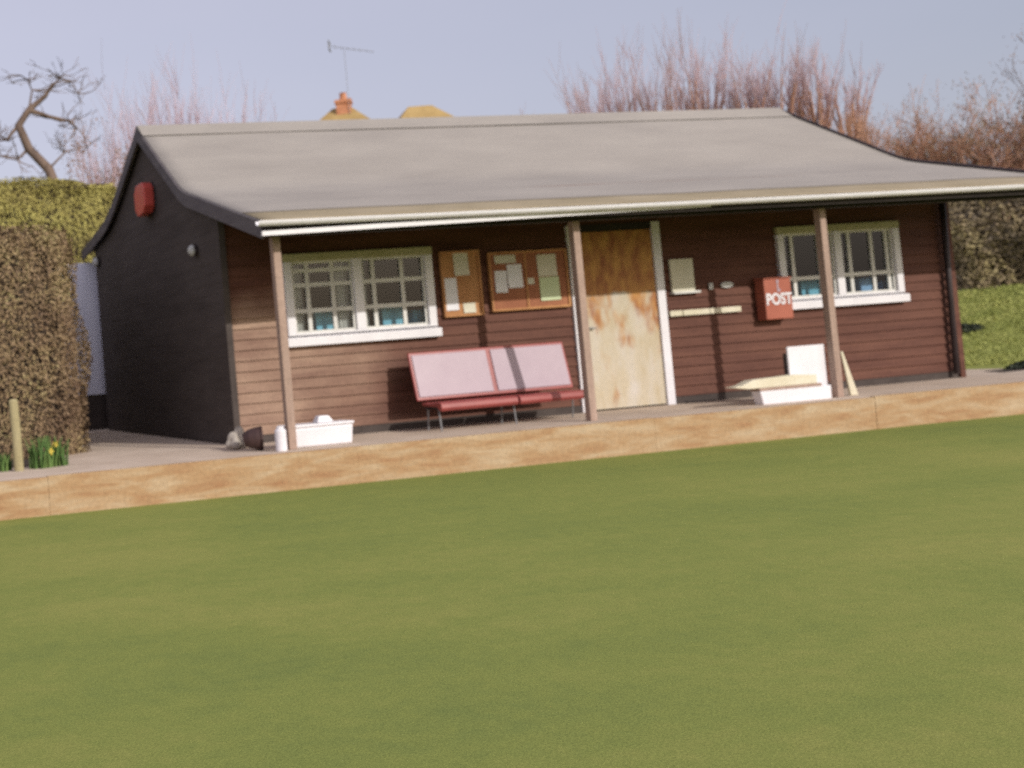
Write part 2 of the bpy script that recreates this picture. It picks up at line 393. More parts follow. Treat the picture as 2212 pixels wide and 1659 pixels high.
def glass():
    m = bpy.data.materials.new("window glass"); m.use_nodes = True
    n = m.node_tree.nodes; l = m.node_tree.links
    out = n["Material Output"]; n.remove(n["Principled BSDF"])
    t = n.new("ShaderNodeBsdfTransparent"); t.inputs[0].default_value = (0.9, 0.93, 0.92, 1)
    g = n.new("ShaderNodeBsdfGlossy"); g.inputs["Roughness"].default_value = 0.03
    f = n.new("ShaderNodeFresnel"); f.inputs[0].default_value = 1.5
    mx = n.new("ShaderNodeMixShader"); l.new(f.outputs[0], mx.inputs[0]); l.new(t.outputs[0], mx.inputs[1]); l.new(g.outputs[0], mx.inputs[2])
    l.new(mx.outputs[0], out.inputs[0]); return m
M['glass'] = glass()

# ------------------------------------------------------------------ ground
GREEN_Z = -0.369
def ss(a, b, x):
    t = min(1, max(0, (x - a) / (b - a))); return t * t * (3 - 2 * t)
def ground_z(x, y):
    if y < -1.83: return -0.42
    s = (x - CAM.x) * 0.78 + (y - CAM.y) * 0.63
    return -0.012 + 1.45 * ss(24.8, 33.5, s) * ss(0.8, 3.2, y) * ss(9, 13, x)

def sheet(name, xs, ys, zf, m):
    nx = len(xs)
    vs = [(x, y, zf(x, y)) for y in ys for x in xs]
    fs = [(j * nx + i, j * nx + i + 1, (j + 1) * nx + i + 1, (j + 1) * nx + i) for j in range(len(ys) - 1) for i in range(nx - 1)]
    mb = MB(); mb.add(vs, fs)
    o = mb.build(name, m, fix=False, smooth=True)
    return tag(o, kind="structure")
far = [60, 80, 120, 200, 400, 900]
xs = [-v for v in reversed(far)] + list(np.arange(-40, 50.1, 1.0)) + far
ys = [-v for v in reversed(far)] + list(np.arange(-40, -2, 2.0)) + [-1.835, -1.825] + list(np.arange(-1, 45, 1.0)) + far
sheet("ground", xs, ys, ground_z, M['ground'])
sheet("bowling_green", np.linspace(-40, 45, 30), [-46, -30, -15, -8, -4, -1.884], lambda x, y: GREEN_Z, M['lawn'])
# concrete path round the hut: front strip and the patch beside the gable
pm = MB()
pm.add([(-9, -1.81, 0), (26, -1.81, 0), (26, 0.55, 0), (13.0, 0.75, 0), (12.2, 9, 0), (-1.4, 9, 0), (-1.7, 2, 0), (-1.95, -0.2, 0), (-9, -1.0, 0)], [tuple(range(9))])
tag(pm.build("path", M['path'], fix=False), kind="structure")
bm_ = MB()
bm_.add([(-9, -0.95, 0.004), (-1.99, -0.2, 0.004), (-1.75, 2.0, 0.004), (-1.42, 9, 0.004), (-9, 9, 0.004)], [(0, 1, 2, 3, 4)])
tag(bm_.build("soil_bed", M['soil'], fix=False), kind="structure")

# timber edging between path and green
kerb = thing("timber_edging", "long pale softwood plank edging with orange stains along the far side of the green", "edging", (0, -1.85, 0))
x = -13.0
k = 0
while x < 22:
    L = [3.6, 3.0, 3.9, 3.3][k % 4]
    b = MB(); zt = 0.010 + 0.006 * math.sin(k * 2.3)
    b.box(x + 0.0008, x + L - 0.0008, -0.034 + 0.003 * math.sin(k * 1.7), 0.034, -0.43, zt)
    b.build("board", M['kerb'], kerb, bevel=0.003)
    x += L; k += 1

# ------------------------------------------------------------------ the hut
HX0, HX1, HY1 = 0.15, 11.0, 6.2
hut = thing("wooden_hut", "long dark brown timber clubhouse with grey felt roof and open veranda", "hut", (0, 0, 0))
def ease(a, k, b, fa, fb, n):
    """corner k between a and b rounded off from fraction fa before it to fb after it"""
    p0 = tuple(k[i] + (a[i] - k[i]) * fa for i in range(3)); p2 = tuple(k[i] + (b[i] - k[i]) * fb for i in range(3))
    return [tuple((1 - t) ** 2 * p0[i] + 2 * t * (1 - t) * k[i] + t * t * p2[i] for i in range(3)) for t in [j / n for j in range(n + 1)]]
_E, _K, _R, _B, _Z = (-1.62, 2.46, 11.55), (0.95, 3.245, 11.49), (2.75, 4.48, 11.12), (4.8, 3.50, 11.45), (6.8, 3.22, 11.5)
_P = [_E] + ease(_E, _K, _R, 0.07, 0.10, 3) + [_R] + ease(_R, _B, _Z, 0.25, 0.25, 3) + [_Z]   # roof line, front eave to back eave
PROF = [(p[0], p[1]) for p in _P]
XL = [0.08] * len(PROF)
XR = [p[2] for p in _P]
RI = _P.index(_R)
def roof_z(y):
    for (a, b), (c, d) in zip(PROF, PROF[1:]):
        if a <= y <= c: return b + (d - b) * (y - a) / (c - a)
    return PROF[-1][1]

W_OPEN = [(1.00, 2.86, 1.20, 2.18), (8.15, 10.03, 1.20, 2.18)]
D_OPEN = (4.90, 6.24, -0.1, 2.36)
def clad(name, m, x0, x1, z0, z1, openings, row=0.128, depth=0.022, place=lambda x, y, z: (x, y, z)):
    """horizontal lap boards on y = 0 facing -y, cut round the openings"""
    mb = MB()
    zs = set()
    z = z0
    while z < z1 - 1e-6: zs.add(round(z, 5)); z += row
    zs.add(z1)
    lips = set()
    for zz in list(zs):
        lips.add(zz)
    for o in openings:
        for zz in (o[2], o[3]):
            if z0 < zz < z1: zs.add(zz)
    zs = sorted(zs)
    def off(zv):   # face stands furthest out at the foot of each board
        f = ((zv - z0) / row) % 1.0
        return depth * (1 - f)
    for a, b in zip(zs, zs[1:]):
        mid = (a + b) / 2
        f0 = math.floor((mid - z0) / row) * row + z0
        oa = depth * (1 - (a - f0) / row); ob = depth * (1 - (b - f0) / row)
        iv = [(x0, x1)]
        for (ox0, ox1, oz0, oz1) in openings:
            if oz0 < mid < oz1:
                nv = []
                for (p, q) in iv:
                    if ox0 > p: nv.append((p, min(q, ox0)))
                    if ox1 < q: nv.append((max(p, ox1), q))
                iv = [t for t in nv if t[1] - t[0] > 1e-4]
        for p, q in iv:
            vs = [place(*t) for t in [(p, -oa, a), (q, -oa, a), (q, -ob, b), (p, -ob, b), (p, 0.05, a), (q, 0.05, a), (q, 0.05, b), (p, 0.05, b)]]
            mb.add(vs, [(0, 1, 2, 3), (0, 4, 5, 1), (3, 2, 6, 7), (0, 3, 7, 4), (1, 5, 6, 2), (4, 7, 6, 5)])
    return mb.build(name, m, hut)
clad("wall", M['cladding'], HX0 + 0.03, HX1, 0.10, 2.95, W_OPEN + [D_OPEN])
# dark damp plinth under the boards
mb = MB(); mb.box(HX0 + 0.02, 4.87, -0.012, 0.05, -0.005, 0.098); mb.box(6.27, HX1, -0.012, 0.05, -0.005, 0.098)
tag(mb.build("plinth", M['gable'], hut), None)
def gable_poly(inset=0.0):
    return [(0.052, 0.0), (0.052, 2.9)] + [(y_, z_ - 0.075) for y_, z_ in PROF if 0.3 < y_ < 6.0] + [(6.2, 3.22)] + [(6.2, 0.0)]
mb = MB(); mb.prism(gable_poly(), lambda a, b, t: (t, a, b), HX0 - 0.0, HX0 + 0.05)
# overlapping boards on the gable: each row leans out at its foot
def gable_rows(mb, x, sgn):
    z = 0.02
    poly = gable_poly()
    def span(zv):
        hits = []
        for (a, b), (c, d) in zip(poly, poly[1:] + poly[:1]):
            if (b - zv) * (d - zv) < 0: hits.append(a + (c - a) * (zv - b) / (d - b))
        return (min(hits), max(hits)) if len(hits) >= 2 else None
    while z < 4.25:
        s0, s1 = span(z + 0.002), span(min(z + 0.13, 4.36))
        if not s0 or not s1: break
        ya, yb = max(s0[0], s1[0]), min(s0[1], s1[1])
        mb.add([(x - sgn * 0.0035, ya, z), (x - sgn * 0.0035, yb, z), (x - sgn * 0.002, yb, z + 0.13), (x - sgn * 0.002, ya, z + 0.13), (x, ya, z), (x, yb, z)],
               [(0, 1, 2, 3), (0, 4, 5, 1)])
        z += 0.13
gable_rows(mb, HX0, 1)
mb.build("gable_wall", M['gable'], hut)
mb = MB(); mb.prism(gable_poly(), lambda a, b, t: (t, a, b), HX1 - 0.05, HX1); gable_rows(mb, HX1, -1)
mb.build("gable_wall", M['gable'], hut)
mb = MB(); mb.box(HX0 + 0.05, HX1 - 0.05, 6.15, 6.2, 0, 3.24); mb.build("back_wall", M['gable'], hut)
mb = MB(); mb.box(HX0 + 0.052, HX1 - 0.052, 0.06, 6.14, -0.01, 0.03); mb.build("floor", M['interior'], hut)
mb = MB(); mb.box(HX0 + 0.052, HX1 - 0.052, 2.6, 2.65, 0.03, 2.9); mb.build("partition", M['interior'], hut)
mb = MB(); mb.box(HX0 - 0.004, HX0 + 0.075, -0.045, 0.05, 0, 2.92); mb.build("corner_board", M['gable'], hut)
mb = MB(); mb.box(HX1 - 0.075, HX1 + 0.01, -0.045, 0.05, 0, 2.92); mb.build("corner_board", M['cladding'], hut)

# roof: felt over boards, with courses lapped one over the other
def line_at(path, f):
    """point and normal a fraction f along the roof line path (list of profile indices)"""
    pts = [(PROF[i][0], PROF[i][1], XL[i], XR[i]) for i in path]
    L = [0]
    for p, q in zip(pts, pts[1:]): L.append(L[-1] + math.hypot(q[0] - p[0], q[1] - p[1]))
    d = f * L[-1]; k = 0
    while k < len(L) - 2 and d > L[k + 1]: k += 1
    t = (d - L[k]) / (L[k + 1] - L[k])
    return [pts[k][i] + (pts[k + 1][i] - pts[k][i]) * t for i in range(4)]
def slab(name, m, path, t=0.05, lift=0.0, fa=0.0, fb=1.0, rows=16, waves=1.0, seed=0):
    nx_ = 46; mb = MB(); up, lo = [], []
    R_ = [line_at(path, fa + (fb - fa) * j / rows) for j in range(rows + 1)]
    for j in range(rows + 1):
        a_, b_ = R_[max(j - 1, 0)], R_[min(j + 1, rows)]
        nr = Vector((0, -(b_[1] - a_[1]), b_[0] - a_[0])).normalized()
        if nr.z < 0: nr = -nr
        y_, z_, xl, xr = R_[j]
        for k in range(nx_ + 1):
            u = k / nx_
            wv = waves * 0.45 * (0.007 * math.sin(u * 9) + 0.004 * math.sin(u * 23 + 1.3 + y_ * 1.1) + 0.003 * math.sin(u * 41 + y_ * 3.0))
            p = Vector((xl + (xr - xl) * u, y_, z_ + wv)) + nr * lift
            up.append(p); lo.append(p - nr * t)
    n1 = nx_ + 1; N_ = len(up); fs = []
    for j in range(rows):
        for k in range(nx_):
            a0 = j * n1 + k
            fs.append((a0, a0 + 1, a0 + n1 + 1, a0 + n1)); fs.append((N_ + a0, N_ + a0 + n1, N_ + a0 + n1 + 1, N_ + a0 + 1))
    for k in range(nx_):
        fs.append((k, N_ + k, N_ + k + 1, k + 1)); e = rows * n1 + k; fs.append((e, e + 1, N_ + e + 1, N_ + e))
    for j in range(rows):
        e = j * n1; fs.append((e, e + n1, N_ + e + n1, N_ + e)); e = j * n1 + nx_; fs.append((e, N_ + e, N_ + e + n1, e + n1))
    mb.add(up + lo, fs)
    o = mb.build(name, m, hut)
    for p in o.data.polygons: p.use_smooth = abs(p.normal.z) > 0.3
    return o
FRONT = list(range(0, RI + 1)); BACK = list(range(RI, len(PROF)))
slab("roof", M['felt'], FRONT, rows=24)
slab("roof", M['felt'], BACK, rows=10)
slab("eave_strip", M['felt_edge'], FRONT, t=0.005, lift=0.006, fa=-0.004, fb=0.125, rows=5)
mb = MB()
ry, rz_ = PROF[RI]
f = 0.83
yk, zk = PROF[RI - 1]
pa = (yk + (ry - yk) * f, zk + (rz_ - zk) * f)
yb_, zb_ = PROF[RI + 1]
pb = (yb_ + (ry - yb_) * f, zb_ + (rz_ - zb_) * f)
prof = [(pa[0], pa[1] + 0.020), (ry - 0.03, rz_ + 0.035), (ry + 0.03, rz_ + 0.035), (pb[0], pb[1] + 0.02), (ry, rz_ - 0.02)]
mb.prism(prof, lambda a, b, t: (t, a, b), 0.06, 11.13)
mb.build("ridge_cap", M['felt'], hut)

def barge_line(path, X, dx, wdt, m):
    mb = MB(); n_ = len(path)
    vs = []
    for i in path:
        y_, z_ = PROF[i]
        vs += [(X[i], y_, z_ - wdt), (X[i] + dx, y_, z_ - wdt), (X[i] + dx, y_, z_ - 0.012), (X[i], y_, z_ - 0.012)]
    fs = [(3, 2, 1, 0), tuple(4 * (n_ - 1) + q for q in range(4))]
    for k in range(n_ - 1):
        for q in range(4): fs.append((4 * k + q, 4 * k + (q + 1) % 4, 4 * k + 4 + (q + 1) % 4, 4 * k + 4 + q))
    mb.add(vs, fs); return mb.build("bargeboard", m, hut)
for path in (FRONT, BACK):
    barge_line(path, [v - 0.002 for v in XL], -0.03, 0.19, M['barge'])
    barge_line(path, [v + 0.002 for v in XR], 0.03, 0.15, M['gable'])
# dark felt turned over the right verge
mb = MB(); mb.tube([(XR[i] + 0.01, PROF[i][0], PROF[i][1] + 0.022) for i in FRONT], 0.022, 8); mb.build("verge_strip", M['dark_metal'], hut)
# veranda soffit, beam, fascia, gutter
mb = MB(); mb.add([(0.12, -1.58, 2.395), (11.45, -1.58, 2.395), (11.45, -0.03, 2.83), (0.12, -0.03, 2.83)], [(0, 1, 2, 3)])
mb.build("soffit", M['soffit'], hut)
mb = MB(); mb.box(0.2, 11.3, -1.40, -1.29, 2.32, 2.42); mb.build("veranda_beam", M['soffit'], hut)
mb = MB(); mb.box(0.07, 11.56, -1.655, -1.622, 2.33, 2.455); mb.build("fascia", M['soffit'], hut)
# half-round white gutter
mb = MB(); g = 0.055; gy, n = -1.72, 10
prof = [(gy + g * math.cos(math.pi + math.pi * i / n), g * math.sin(math.pi + math.pi * i / n)) for i in range(n + 1)]
prof += [(gy + (g - 0.008) * math.cos(2 * math.pi - math.pi * i / n), (g - 0.008) * math.sin(2 * math.pi - math.pi * i / n)) for i in range(n + 1)]
def gz(t): return 2.445 - 0.012 * math.sin(math.pi * (t - 0.0) / 11.6)
pts = np.linspace(-0.03, 11.62, 13)
for t0, t1 in zip(pts, pts[1:]):
    nn = len(prof)
    vs = [(t0, a, b + gz(t0)) for a, b in prof] + [(t1, a, b + gz(t1)) for a, b in prof]
    fs = [(i, (i + 1) % nn, nn + (i + 1) % nn, nn + i) for i in range(nn)]
    if t0 == pts[0]: fs.append(tuple(range(nn))[::-1])
    if t1 == pts[-1]: fs.append(tuple(range(nn, 2 * nn)))
    mb.add(vs, fs)
gut = mb.build("gutter", M['white'], hut, smooth=False)
# white batten under the gutter that runs up to meet it
mb = MB(); mb.bar((0.03, -1.672, 2.318), (5.6, -1.672, 2.395), 0.05, 0.034, up=(0, 1, 0)); mb.build("batten", M['white'], hut)

for px, lean in ((0.307, 0.0), (4.02, 0.0), (7.46, 0.0)):
    mb = MB(); mb.box(px - 0.046, px + 0.046, -1.385, -1.293, 0.0, 2.32)
    mb.build("veranda_post", M['post'], hut, bevel=0.008)

# windows
def window(x0, x1, z0, z1, bars_l, bars_r, rows_l, rows_r, curtains=()):
    fw = 0.105
    fr = MB()
    fr.box(x0, x0 + fw, -0.060, 0.045, z0 + 0.13, z1 - 0.096)
    fr.box(x1 - fw, x1, -0.060, 0.045, z0 + 0.13, z1 - 0.096)
    hd_ = MB(); hd_.box(x0 - 0.004, x1 + 0.004, -0.066, 0.045, z1 - 0.095, z1)
    fr.box(x0 + fw, x1 - fw, -0.0575, 0.045, z0 + 0.13, z0 + 0.155)
    xm = x0 + (x1 - x0) * 0.487
    fr.box(xm - 0.06, xm + 0.06, -0.055, 0.045, z0 + 0.155, z1 - 0.095)
    wf = fr.build("window", M['white'], hut, bevel=0.006)
    hd_.build("head_rail", M['head'], wf, bevel=0.005)
    sl = MB(); sl.hexa([(x0 - 0.03, -0.10, z0), (x1 + 0.03, -0.10, z0), (x1 + 0.03, 0.04, z0), (x0 - 0.03, 0.04, z0)],
                       [(x0 - 0.03, -0.10, z0 + 0.105), (x1 + 0.03, -0.10, z0 + 0.105), (x1 + 0.03, 0.04, z0 + 0.1295), (x0 - 0.03, 0.04, z0 + 0.1295)])
    sl.build("sill", M['white'], wf, bevel=0.006)
    zb, zt = z0 + 0.155, z1 - 0.095
    for (a, b, cols, rows) in ((x0 + fw, xm - 0.06, bars_l, rows_l), (xm + 0.06, x1 - fw, bars_r, rows_r)):
        c = MB()
        bw = 0.050
        # casement rim
        c.box(a, a + 0.03, -0.02, 0.02, zb, zt); c.box(b - 0.03, b, -0.02, 0.02, zb, zt)
        c.box(a + 0.03, b - 0.03, -0.019, 0.019, zb, zb + 0.03); c.box(a + 0.03, b - 0.03, -0.019, 0.019, zt - 0.03, zt)
        for t in cols:
            xx = a + (b - a) * t; c.box(xx - bw / 2, xx + bw / 2, -0.016, 0.016, zb + 0.03, zt - 0.03)
        for t in rows:
            zz = zt - (zt - zb) * t; c.box(a + 0.03, b - 0.03, -0.0135, 0.0135, zz - bw / 2, zz + bw / 2)
        c.build("casement", M['muntin'], wf)
        p = MB(); p.add([(a + 0.02, 0.004, zb), (b - 0.02, 0.004, zb), (b - 0.02, 0.004, zt), (a + 0.02, 0.004, zt)], [(0, 1, 2, 3)])
        p.build("pane", M['glass'], wf, fix=False)
    for (a, b) in curtains:
        cu_ = MB(); n_ = 14; vs = []
        for k2 in range(n_ + 1):
            xx = a + (b - a) * k2 / n_; yy = 0.085 + 0.014 * math.sin(k2 * 1.9) + 0.006 * math.sin(k2 * 3.1)
            vs += [(xx, yy, zb + 0.02), (xx, yy * 0.9 + 0.01, zt - 0.005)]
        cu_.add(vs, [(2 * k2, 2 * k2 + 2, 2 * k2 + 3, 2 * k2 + 1) for k2 in range(n_)])
        cu_.build("curtain", M['grey_pale'], wf, fix=False)
    lg = MB(); lg.box(x0 + 0.02, x1 - 0.02, 0.06, 0.50, z0 + 0.045, z0 + 0.075); lg.build("inner_ledge", M['muntin'], wf)
    # dark reveal between boards and frame
    return wf
window(0.932, 2.927, 1.12, 2.249, [0.26, 0.67], [0.19, 0.645], [0.13, 0.33, 0.69], [0.33, 0.69], curtains=((1.04, 1.22), (1.66, 1.84), (1.97, 2.08)))
window(8.081, 10.10, 1.12, 2.249, [0.19, 0.72], [0.18, 0.61, 0.90], [0.70], [0.69])

# door
fr = MB()
fr.box(4.875, 4.965, -0.05, 0.05, 0.0, 2.42); fr.box(6.145, 6.265, -0.05, 0.05, 0.0, 2.42)
lt = MB(); lt.box(4.966, 6.144, -0.03, 0.05, 2.328, 2.42); lt.build("lintel", M['soffit'], hut)
df = fr.build("door_frame", M['white'], hut, bevel=0.006)
dl = MB()
xa = 4.97
dl.box(4.972, 6.138, -0.02, 0.022, 0.022, 2.323)
door = dl.build("door", M['door'], hut)
hd = MB(); hd.box(5.03, 5.07, -0.027, -0.02, 0.98, 1.16); hd.tube([(5.05, -0.025, 1.08), (5.05, -0.065, 1.08), (5.16, -0.065, 1.075)], 0.010, 8)
hd.build("handle", M['steel'], door)

# downpipe by the right corner
mb = MB(); mb.tube([(10.865, -0.085, 2.70), (10.80, -0.085, 0.06)], 0.038, 10)
mb.build("downpipe", M['dark_metal'], hut, smooth=True)

# ------------------------------------------------------------------ things fixed to the hut
# alarm box on the gable
al = thing("alarm_box", "red alarm box with cut corners high on the black gable", "alarm", (HX0 - 0.022, 2.62, 3.42))
mb = MB(); hx = [(-0.24, -0.12), (-0.14, -0.21), (0.16, -0.23), (0.27, -0.12), (0.27, 0.12), (0.16, 0.22), (-0.14, 0.22), (-0.24, 0.13)]
mb.prism(hx, lambda a, b, t: (t, a, b), -0.15, 0.0); mb.build("housing", M['alarm_red'], al, bevel=0.015)
mb = MB(); mb.prism([(a * 1.05, b * 1.05) for a, b in hx], lambda a, b, t: (t, a, b), 0.001, 0.018); mb.build("backplate", M['dark_metal'], al)
mb = MB(); mb.lathe([(0.05, -0.005), (0.05, 0.01), (0.03, 0.014)], (0, 0, 0), 14)
lo = mb.build("strobe", M['red_box'], al); lo.location = (-0.075, 0.02, -0.23); lo.rotation_euler = (math.pi, 0, 0)

def bulkhead(x, y, z, label, r=0.075):
    t = thing("wall_lamp", label, "lamp", (x, y, z), group="lamps on the gable")
    a = MB(); a.tube([(0, 0, 0), (-0.03, 0, 0)], r * 1.05, 16); a.build("base", M['dark_metal'], t)
    b = MB(); n_ = 6
    pr = [(-0.031 - r * 0.9 * math.sin(math.pi / 2 * i / n_), r * math.cos(math.pi / 2 * i / n_)) for i in range(n_ + 1)]
    b.tube([(p, 0, 0) for p, q in pr], [max(q, 0.004) for p, q in pr], 16); b.build("lamp_shade", M['grey_pale'], t, smooth=True)
bulkhead(HX0 - 0.022, 0.80, 2.45, "round white lamp on the black gable between the red alarm and the white gutter end")
bulkhead(HX0 - 0.022, 5.92, 2.90, "round white lamp under the back eave just above the tall pale panel", r=0.085)

# notice boards and papers
def board(x0, x1, z0, z1, label, m, frame, divs=(), ledge=None):
    t = thing("notice_board", label, "notice board", ((x0 + x1) / 2, -0.025, z0))
    hw, h = (x1 - x0) / 2, z1 - z0
    b = MB(); b.box(-hw + 0.022, hw - 0.022, -0.030, 0.0, 0.022, h - 0.022); b.build("backing", m, t)
    f = MB(); f.box(-hw, -hw + 0.03, -0.050, 0, 0, h); f.box(hw - 0.03, hw, -0.050, 0, 0, h)
    f.box(-hw + 0.03, hw - 0.03, -0.048, 0, 0, 0.03); f.box(-hw + 0.03, hw - 0.03, -0.048, 0, h - 0.03, h)
    for d in divs: f.box(d - x0 - hw - 0.014, d - x0 - hw + 0.014, -0.045, 0, 0.03, h - 0.03)
    f.build("frame", frame, t, bevel=0.004)
    return t
board(3.03, 3.58, 1.345, 2.175, "narrow cork notice board with pale lower rail beside the left window", M['cork'], M['cork'])
board(3.70, 4.83, 1.375, 2.13, "wide red brown notice board divided in two beside the middle post", M['cork_dark'], M['cork'], divs=(4.22,))
def paper(x0, x1, z0, z1, label, m=None, y=-0.060, tilt=0.0):
    b = MB(); n_ = 5; vs = []; fs = []
    hw, hh = (x1 - x0) / 2, (z1 - z0) / 2
    for j in range(n_ + 1):
        zz = -hh + 2 * hh * j / n_
        curl = -0.010 * (1 - j / n_) ** 2
        vs += [(-hw, curl, zz), (hw, curl, zz), (-hw, curl + 0.0015, zz), (hw, curl + 0.0015, zz)]
    for j in range(n_):
        a = j * 4
        fs += [(a, a + 1, a + 5, a + 4), (a + 3, a + 2, a + 6, a + 7), (a, a + 4, a + 6, a + 2), (a + 1, a + 3, a + 7, a + 5)]
    fs += [(0, 2, 3, 1), (n_ * 4, n_ * 4 + 1, n_ * 4 + 3, n_ * 4 + 2)]
    b.add(vs, fs)
    o = b.build("paper_notice", m or M['paper'], None)
    o.location = ((x0 + x1) / 2, y, (z0 + z1) / 2); o.rotation_euler = (0, tilt, 0)
    return tag(o, label, "notice", "papers pinned on the notice boards")
paper(3.215, 3.42, 1.86, 2.145, "cream paper at the top of the narrow cork board", M['paper_old'])
paper(3.06, 3.235, 1.43, 1.835, "tall white paper at the lower left of the narrow cork board")
paper(3.30, 3.47, 1.385, 1.51, "small crumpled pale paper at the bottom right of the narrow cork board", M['paper_old'])
paper(3.79, 4.09, 1.98, 2.085, "wide short paper strip at the top of the wide board", M['paper_old'])
paper(3.775, 3.945, 1.61, 1.89, "lower left of two overlapping white papers on the wide board", tilt=0.03)
paper(3.955, 4.165, 1.66, 1.96, "upper right of two overlapping white papers on the wide board", y=-0.0640)
paper(4.24, 4.33, 1.695, 1.775, "tiny paper slip right of the divider on the wide board", M['paper_old'])
paper(4.395, 4.67, 1.785, 2.065, "pale paper above the green sheet on the wide board", M['paper_old'])
paper(4.405, 4.69, 1.475, 1.775, "pale green paper sheet on the right of the wide board", M['paper_green'])

# notice case to the right of the door
nc = thing("notice_case", "single white sheet in a shallow case on the dark wall right of the door", "notice case", (6.545, -0.022, 1.44))
mb = MB(); mb.box(-0.175, 0.175, -0.03, 0, 0.03, 0.46); mb.build("sheet", M['paper_old'], nc)
mb = MB(); mb.box(-0.19, 0.22, -0.075, 0, 0, 0.028); mb.build("ledge", M['muntin'], nc)
# white rail
rl = thing("coat_rail", "thin cream rail fixed across the wall right of the door", "rail", (6.84, -0.022, 1.187))
for a, b in ((-0.545, -0.362), (-0.35, 0.06), (0.07, 0.55)):
    mb = MB(); mb.box(a, b, -0.045, 0, -0.036, 0.036); mb.build("batten", M['cream_paint'], rl, bevel=0.004)
# small fittings
fp = thing("wall_plaque", "small pale oval plate on the dark wall above the cream rail", "plaque", (7.23, -0.022, 1.52))
mb = MB(); mb.tube([(0, 0, 0), (0, -0.02, 0)], 0.05, 20); o = mb.build("plate", M['grey_pale'], fp); o.scale = (2.0, 1, 0.8)
fp2 = thing("door_bell", "tiny grey button left of the oval plate on the dark wall", "bell", (6.98, -0.022, 1.515))
mb = MB(); mb.box(-0.03, 0.03, -0.025, 0, -0.045, 0.045); mb.build("base", M['grey_pale'], fp2, bevel=0.008)
mb = MB(); mb.tube([(0, -0.024, 0), (0, -0.034, 0)], 0.014, 12); mb.build("button", M['white'], fp2)
# red post box
pb_ = thing("post_box", "red wall box with white lettering beside the right window", "post box", (7.885, -0.022, 1.01))
mb = MB(); mb.box(-0.215, 0.215, -0.16, 0, 0, 0.54); mb.build("body", M['red_box'], pb_, bevel=0.012)
mb = MB(); mb.hexa([(-0.225, -0.175, 0.541), (0.225, -0.175, 0.541), (0.225, 0, 0.541), (-0.225, 0, 0.541)], [(-0.225, -0.175, 0.553), (0.225, -0.175, 0.553), (0.225, 0, 0.575), (-0.225, 0, 0.575)])
mb.build("lid", M['red_box'], pb_, bevel=0.004)
cu = bpy.data.curves.new("lettering", 'FONT'); cu.body = "POST"; cu.size = 0.185; cu.extrude = 0.003; cu.align_x = 'CENTER'; cu.offset = 0.006
to = bpy.data.objects.new("lettering", cu); COL.objects.link(to)
bpy.context.view_layer.update()
me = bpy.data.meshes.new_from_object(to.evaluated_get(bpy.context.evaluated_depsgraph_get()))
bpy.data.objects.remove(to); me.materials.clear(); me.materials.append(M['white'])
to = bpy.data.objects.new("lettering", me); COL.objects.link(to); to.parent = pb_
xsz = max(v.co.x for v in me.vertices) - min(v.co.x for v in me.vertices)
to.scale = (0.405 / xsz, 1.12, 1); to.location = (0, -0.164, 0.20); to.rotation_euler = (R(90), 0, 0)
mb = MB(); mb.box(-0.012, 0.012, -0.1635, -0.1605, 0.375, 0.50); mb.tube([(0, -0.1605, 0.505), (0, -0.1645, 0.505)], 0.022, 12); mb.tube([(0.012, -0.1605, 0.385), (0.012, -0.1645, 0.385)], 0.026, 12)
mb.build("emblem", M['bench_pink'], pb_)

# ------------------------------------------------------------------ bench
bn = thing("bench", "red framed two seat bench with pale pink back panels against the wall", "bench", (3.385, -0.60, 0))
def tilted(x0, x1, yb, zb, yt, zt, th):
    d = Vector((0, yt - yb, zt - zb)).normalized(); nr = Vector((0, -d.z, d.y))
    A, B = Vector((0, yb, zb)), Vector((0, yt, zt))
    mb = MB()
    c = [Vector((x0, 0, 0)), Vector((x1, 0, 0))]
    mb.hexa([A + c[0], A + c[1], A + c[1] - nr * th, A + c[0] - nr * th], [B + c[0], B + c[1], B + c[1] - nr * th, B + c[0] - nr * th])
    return mb
YB, ZB, YT, ZT = 0.12, 0.36, 0.255, 0.94
bk = tilted(-1.065, 1.065, YB, ZB, YT, ZT, 0.03).build("backrest", M['bench_red'], bn, bevel=0.012)
dy = (YT - YB) / (ZT - ZB)
for a, b in ((-1.03, -0.03), (0.03, 1.03)):
    z0, z1 = ZB + 0.04, ZT - 0.032
    tilted(a, b, YB + dy * 0.04 - 0.014, z0, YT - dy * 0.032 - 0.014, z1, 0.013).build("back_panel", M['bench_pink'], bn, bevel=0.01)
for a, b in ((-1.02, -0.012), (0.012, 1.02)):
    mb = MB()
    prof = [(-0.31, 0.235), (-0.335, 0.27), (-0.325, 0.325), (-0.27, 0.345), (-0.05, 0.325), (0.10, 0.335), (0.10, 0.30), (-0.05, 0.29), (-0.23, 0.285), (-0.28, 0.24)]
    mb.prism(prof, lambda p, q, t: (t, p, q), a, b); mb.build("seat", M['bench_red'], bn, bevel=0.008)
fm = MB(); fm.bar((-1.01, -0.20, 0.265), (1.01, -0.20, 0.265), 0.035, 0.028); fm.bar((-1.01, 0.04, 0.265), (1.01, 0.04, 0.265), 0.035, 0.028)
fm.build("seat_rail", M['dark_metal'], bn)
for xx in (-0.98, 0.0, 0.98):
    for yy in (-0.20, 0.04):
        mb = MB(); mb.tube([(xx, yy, 0.255), (xx, yy + (0.03 if yy > 0 else -0.03), 0.0)], 0.010, 8); mb.build("leg", M['steel'], bn)
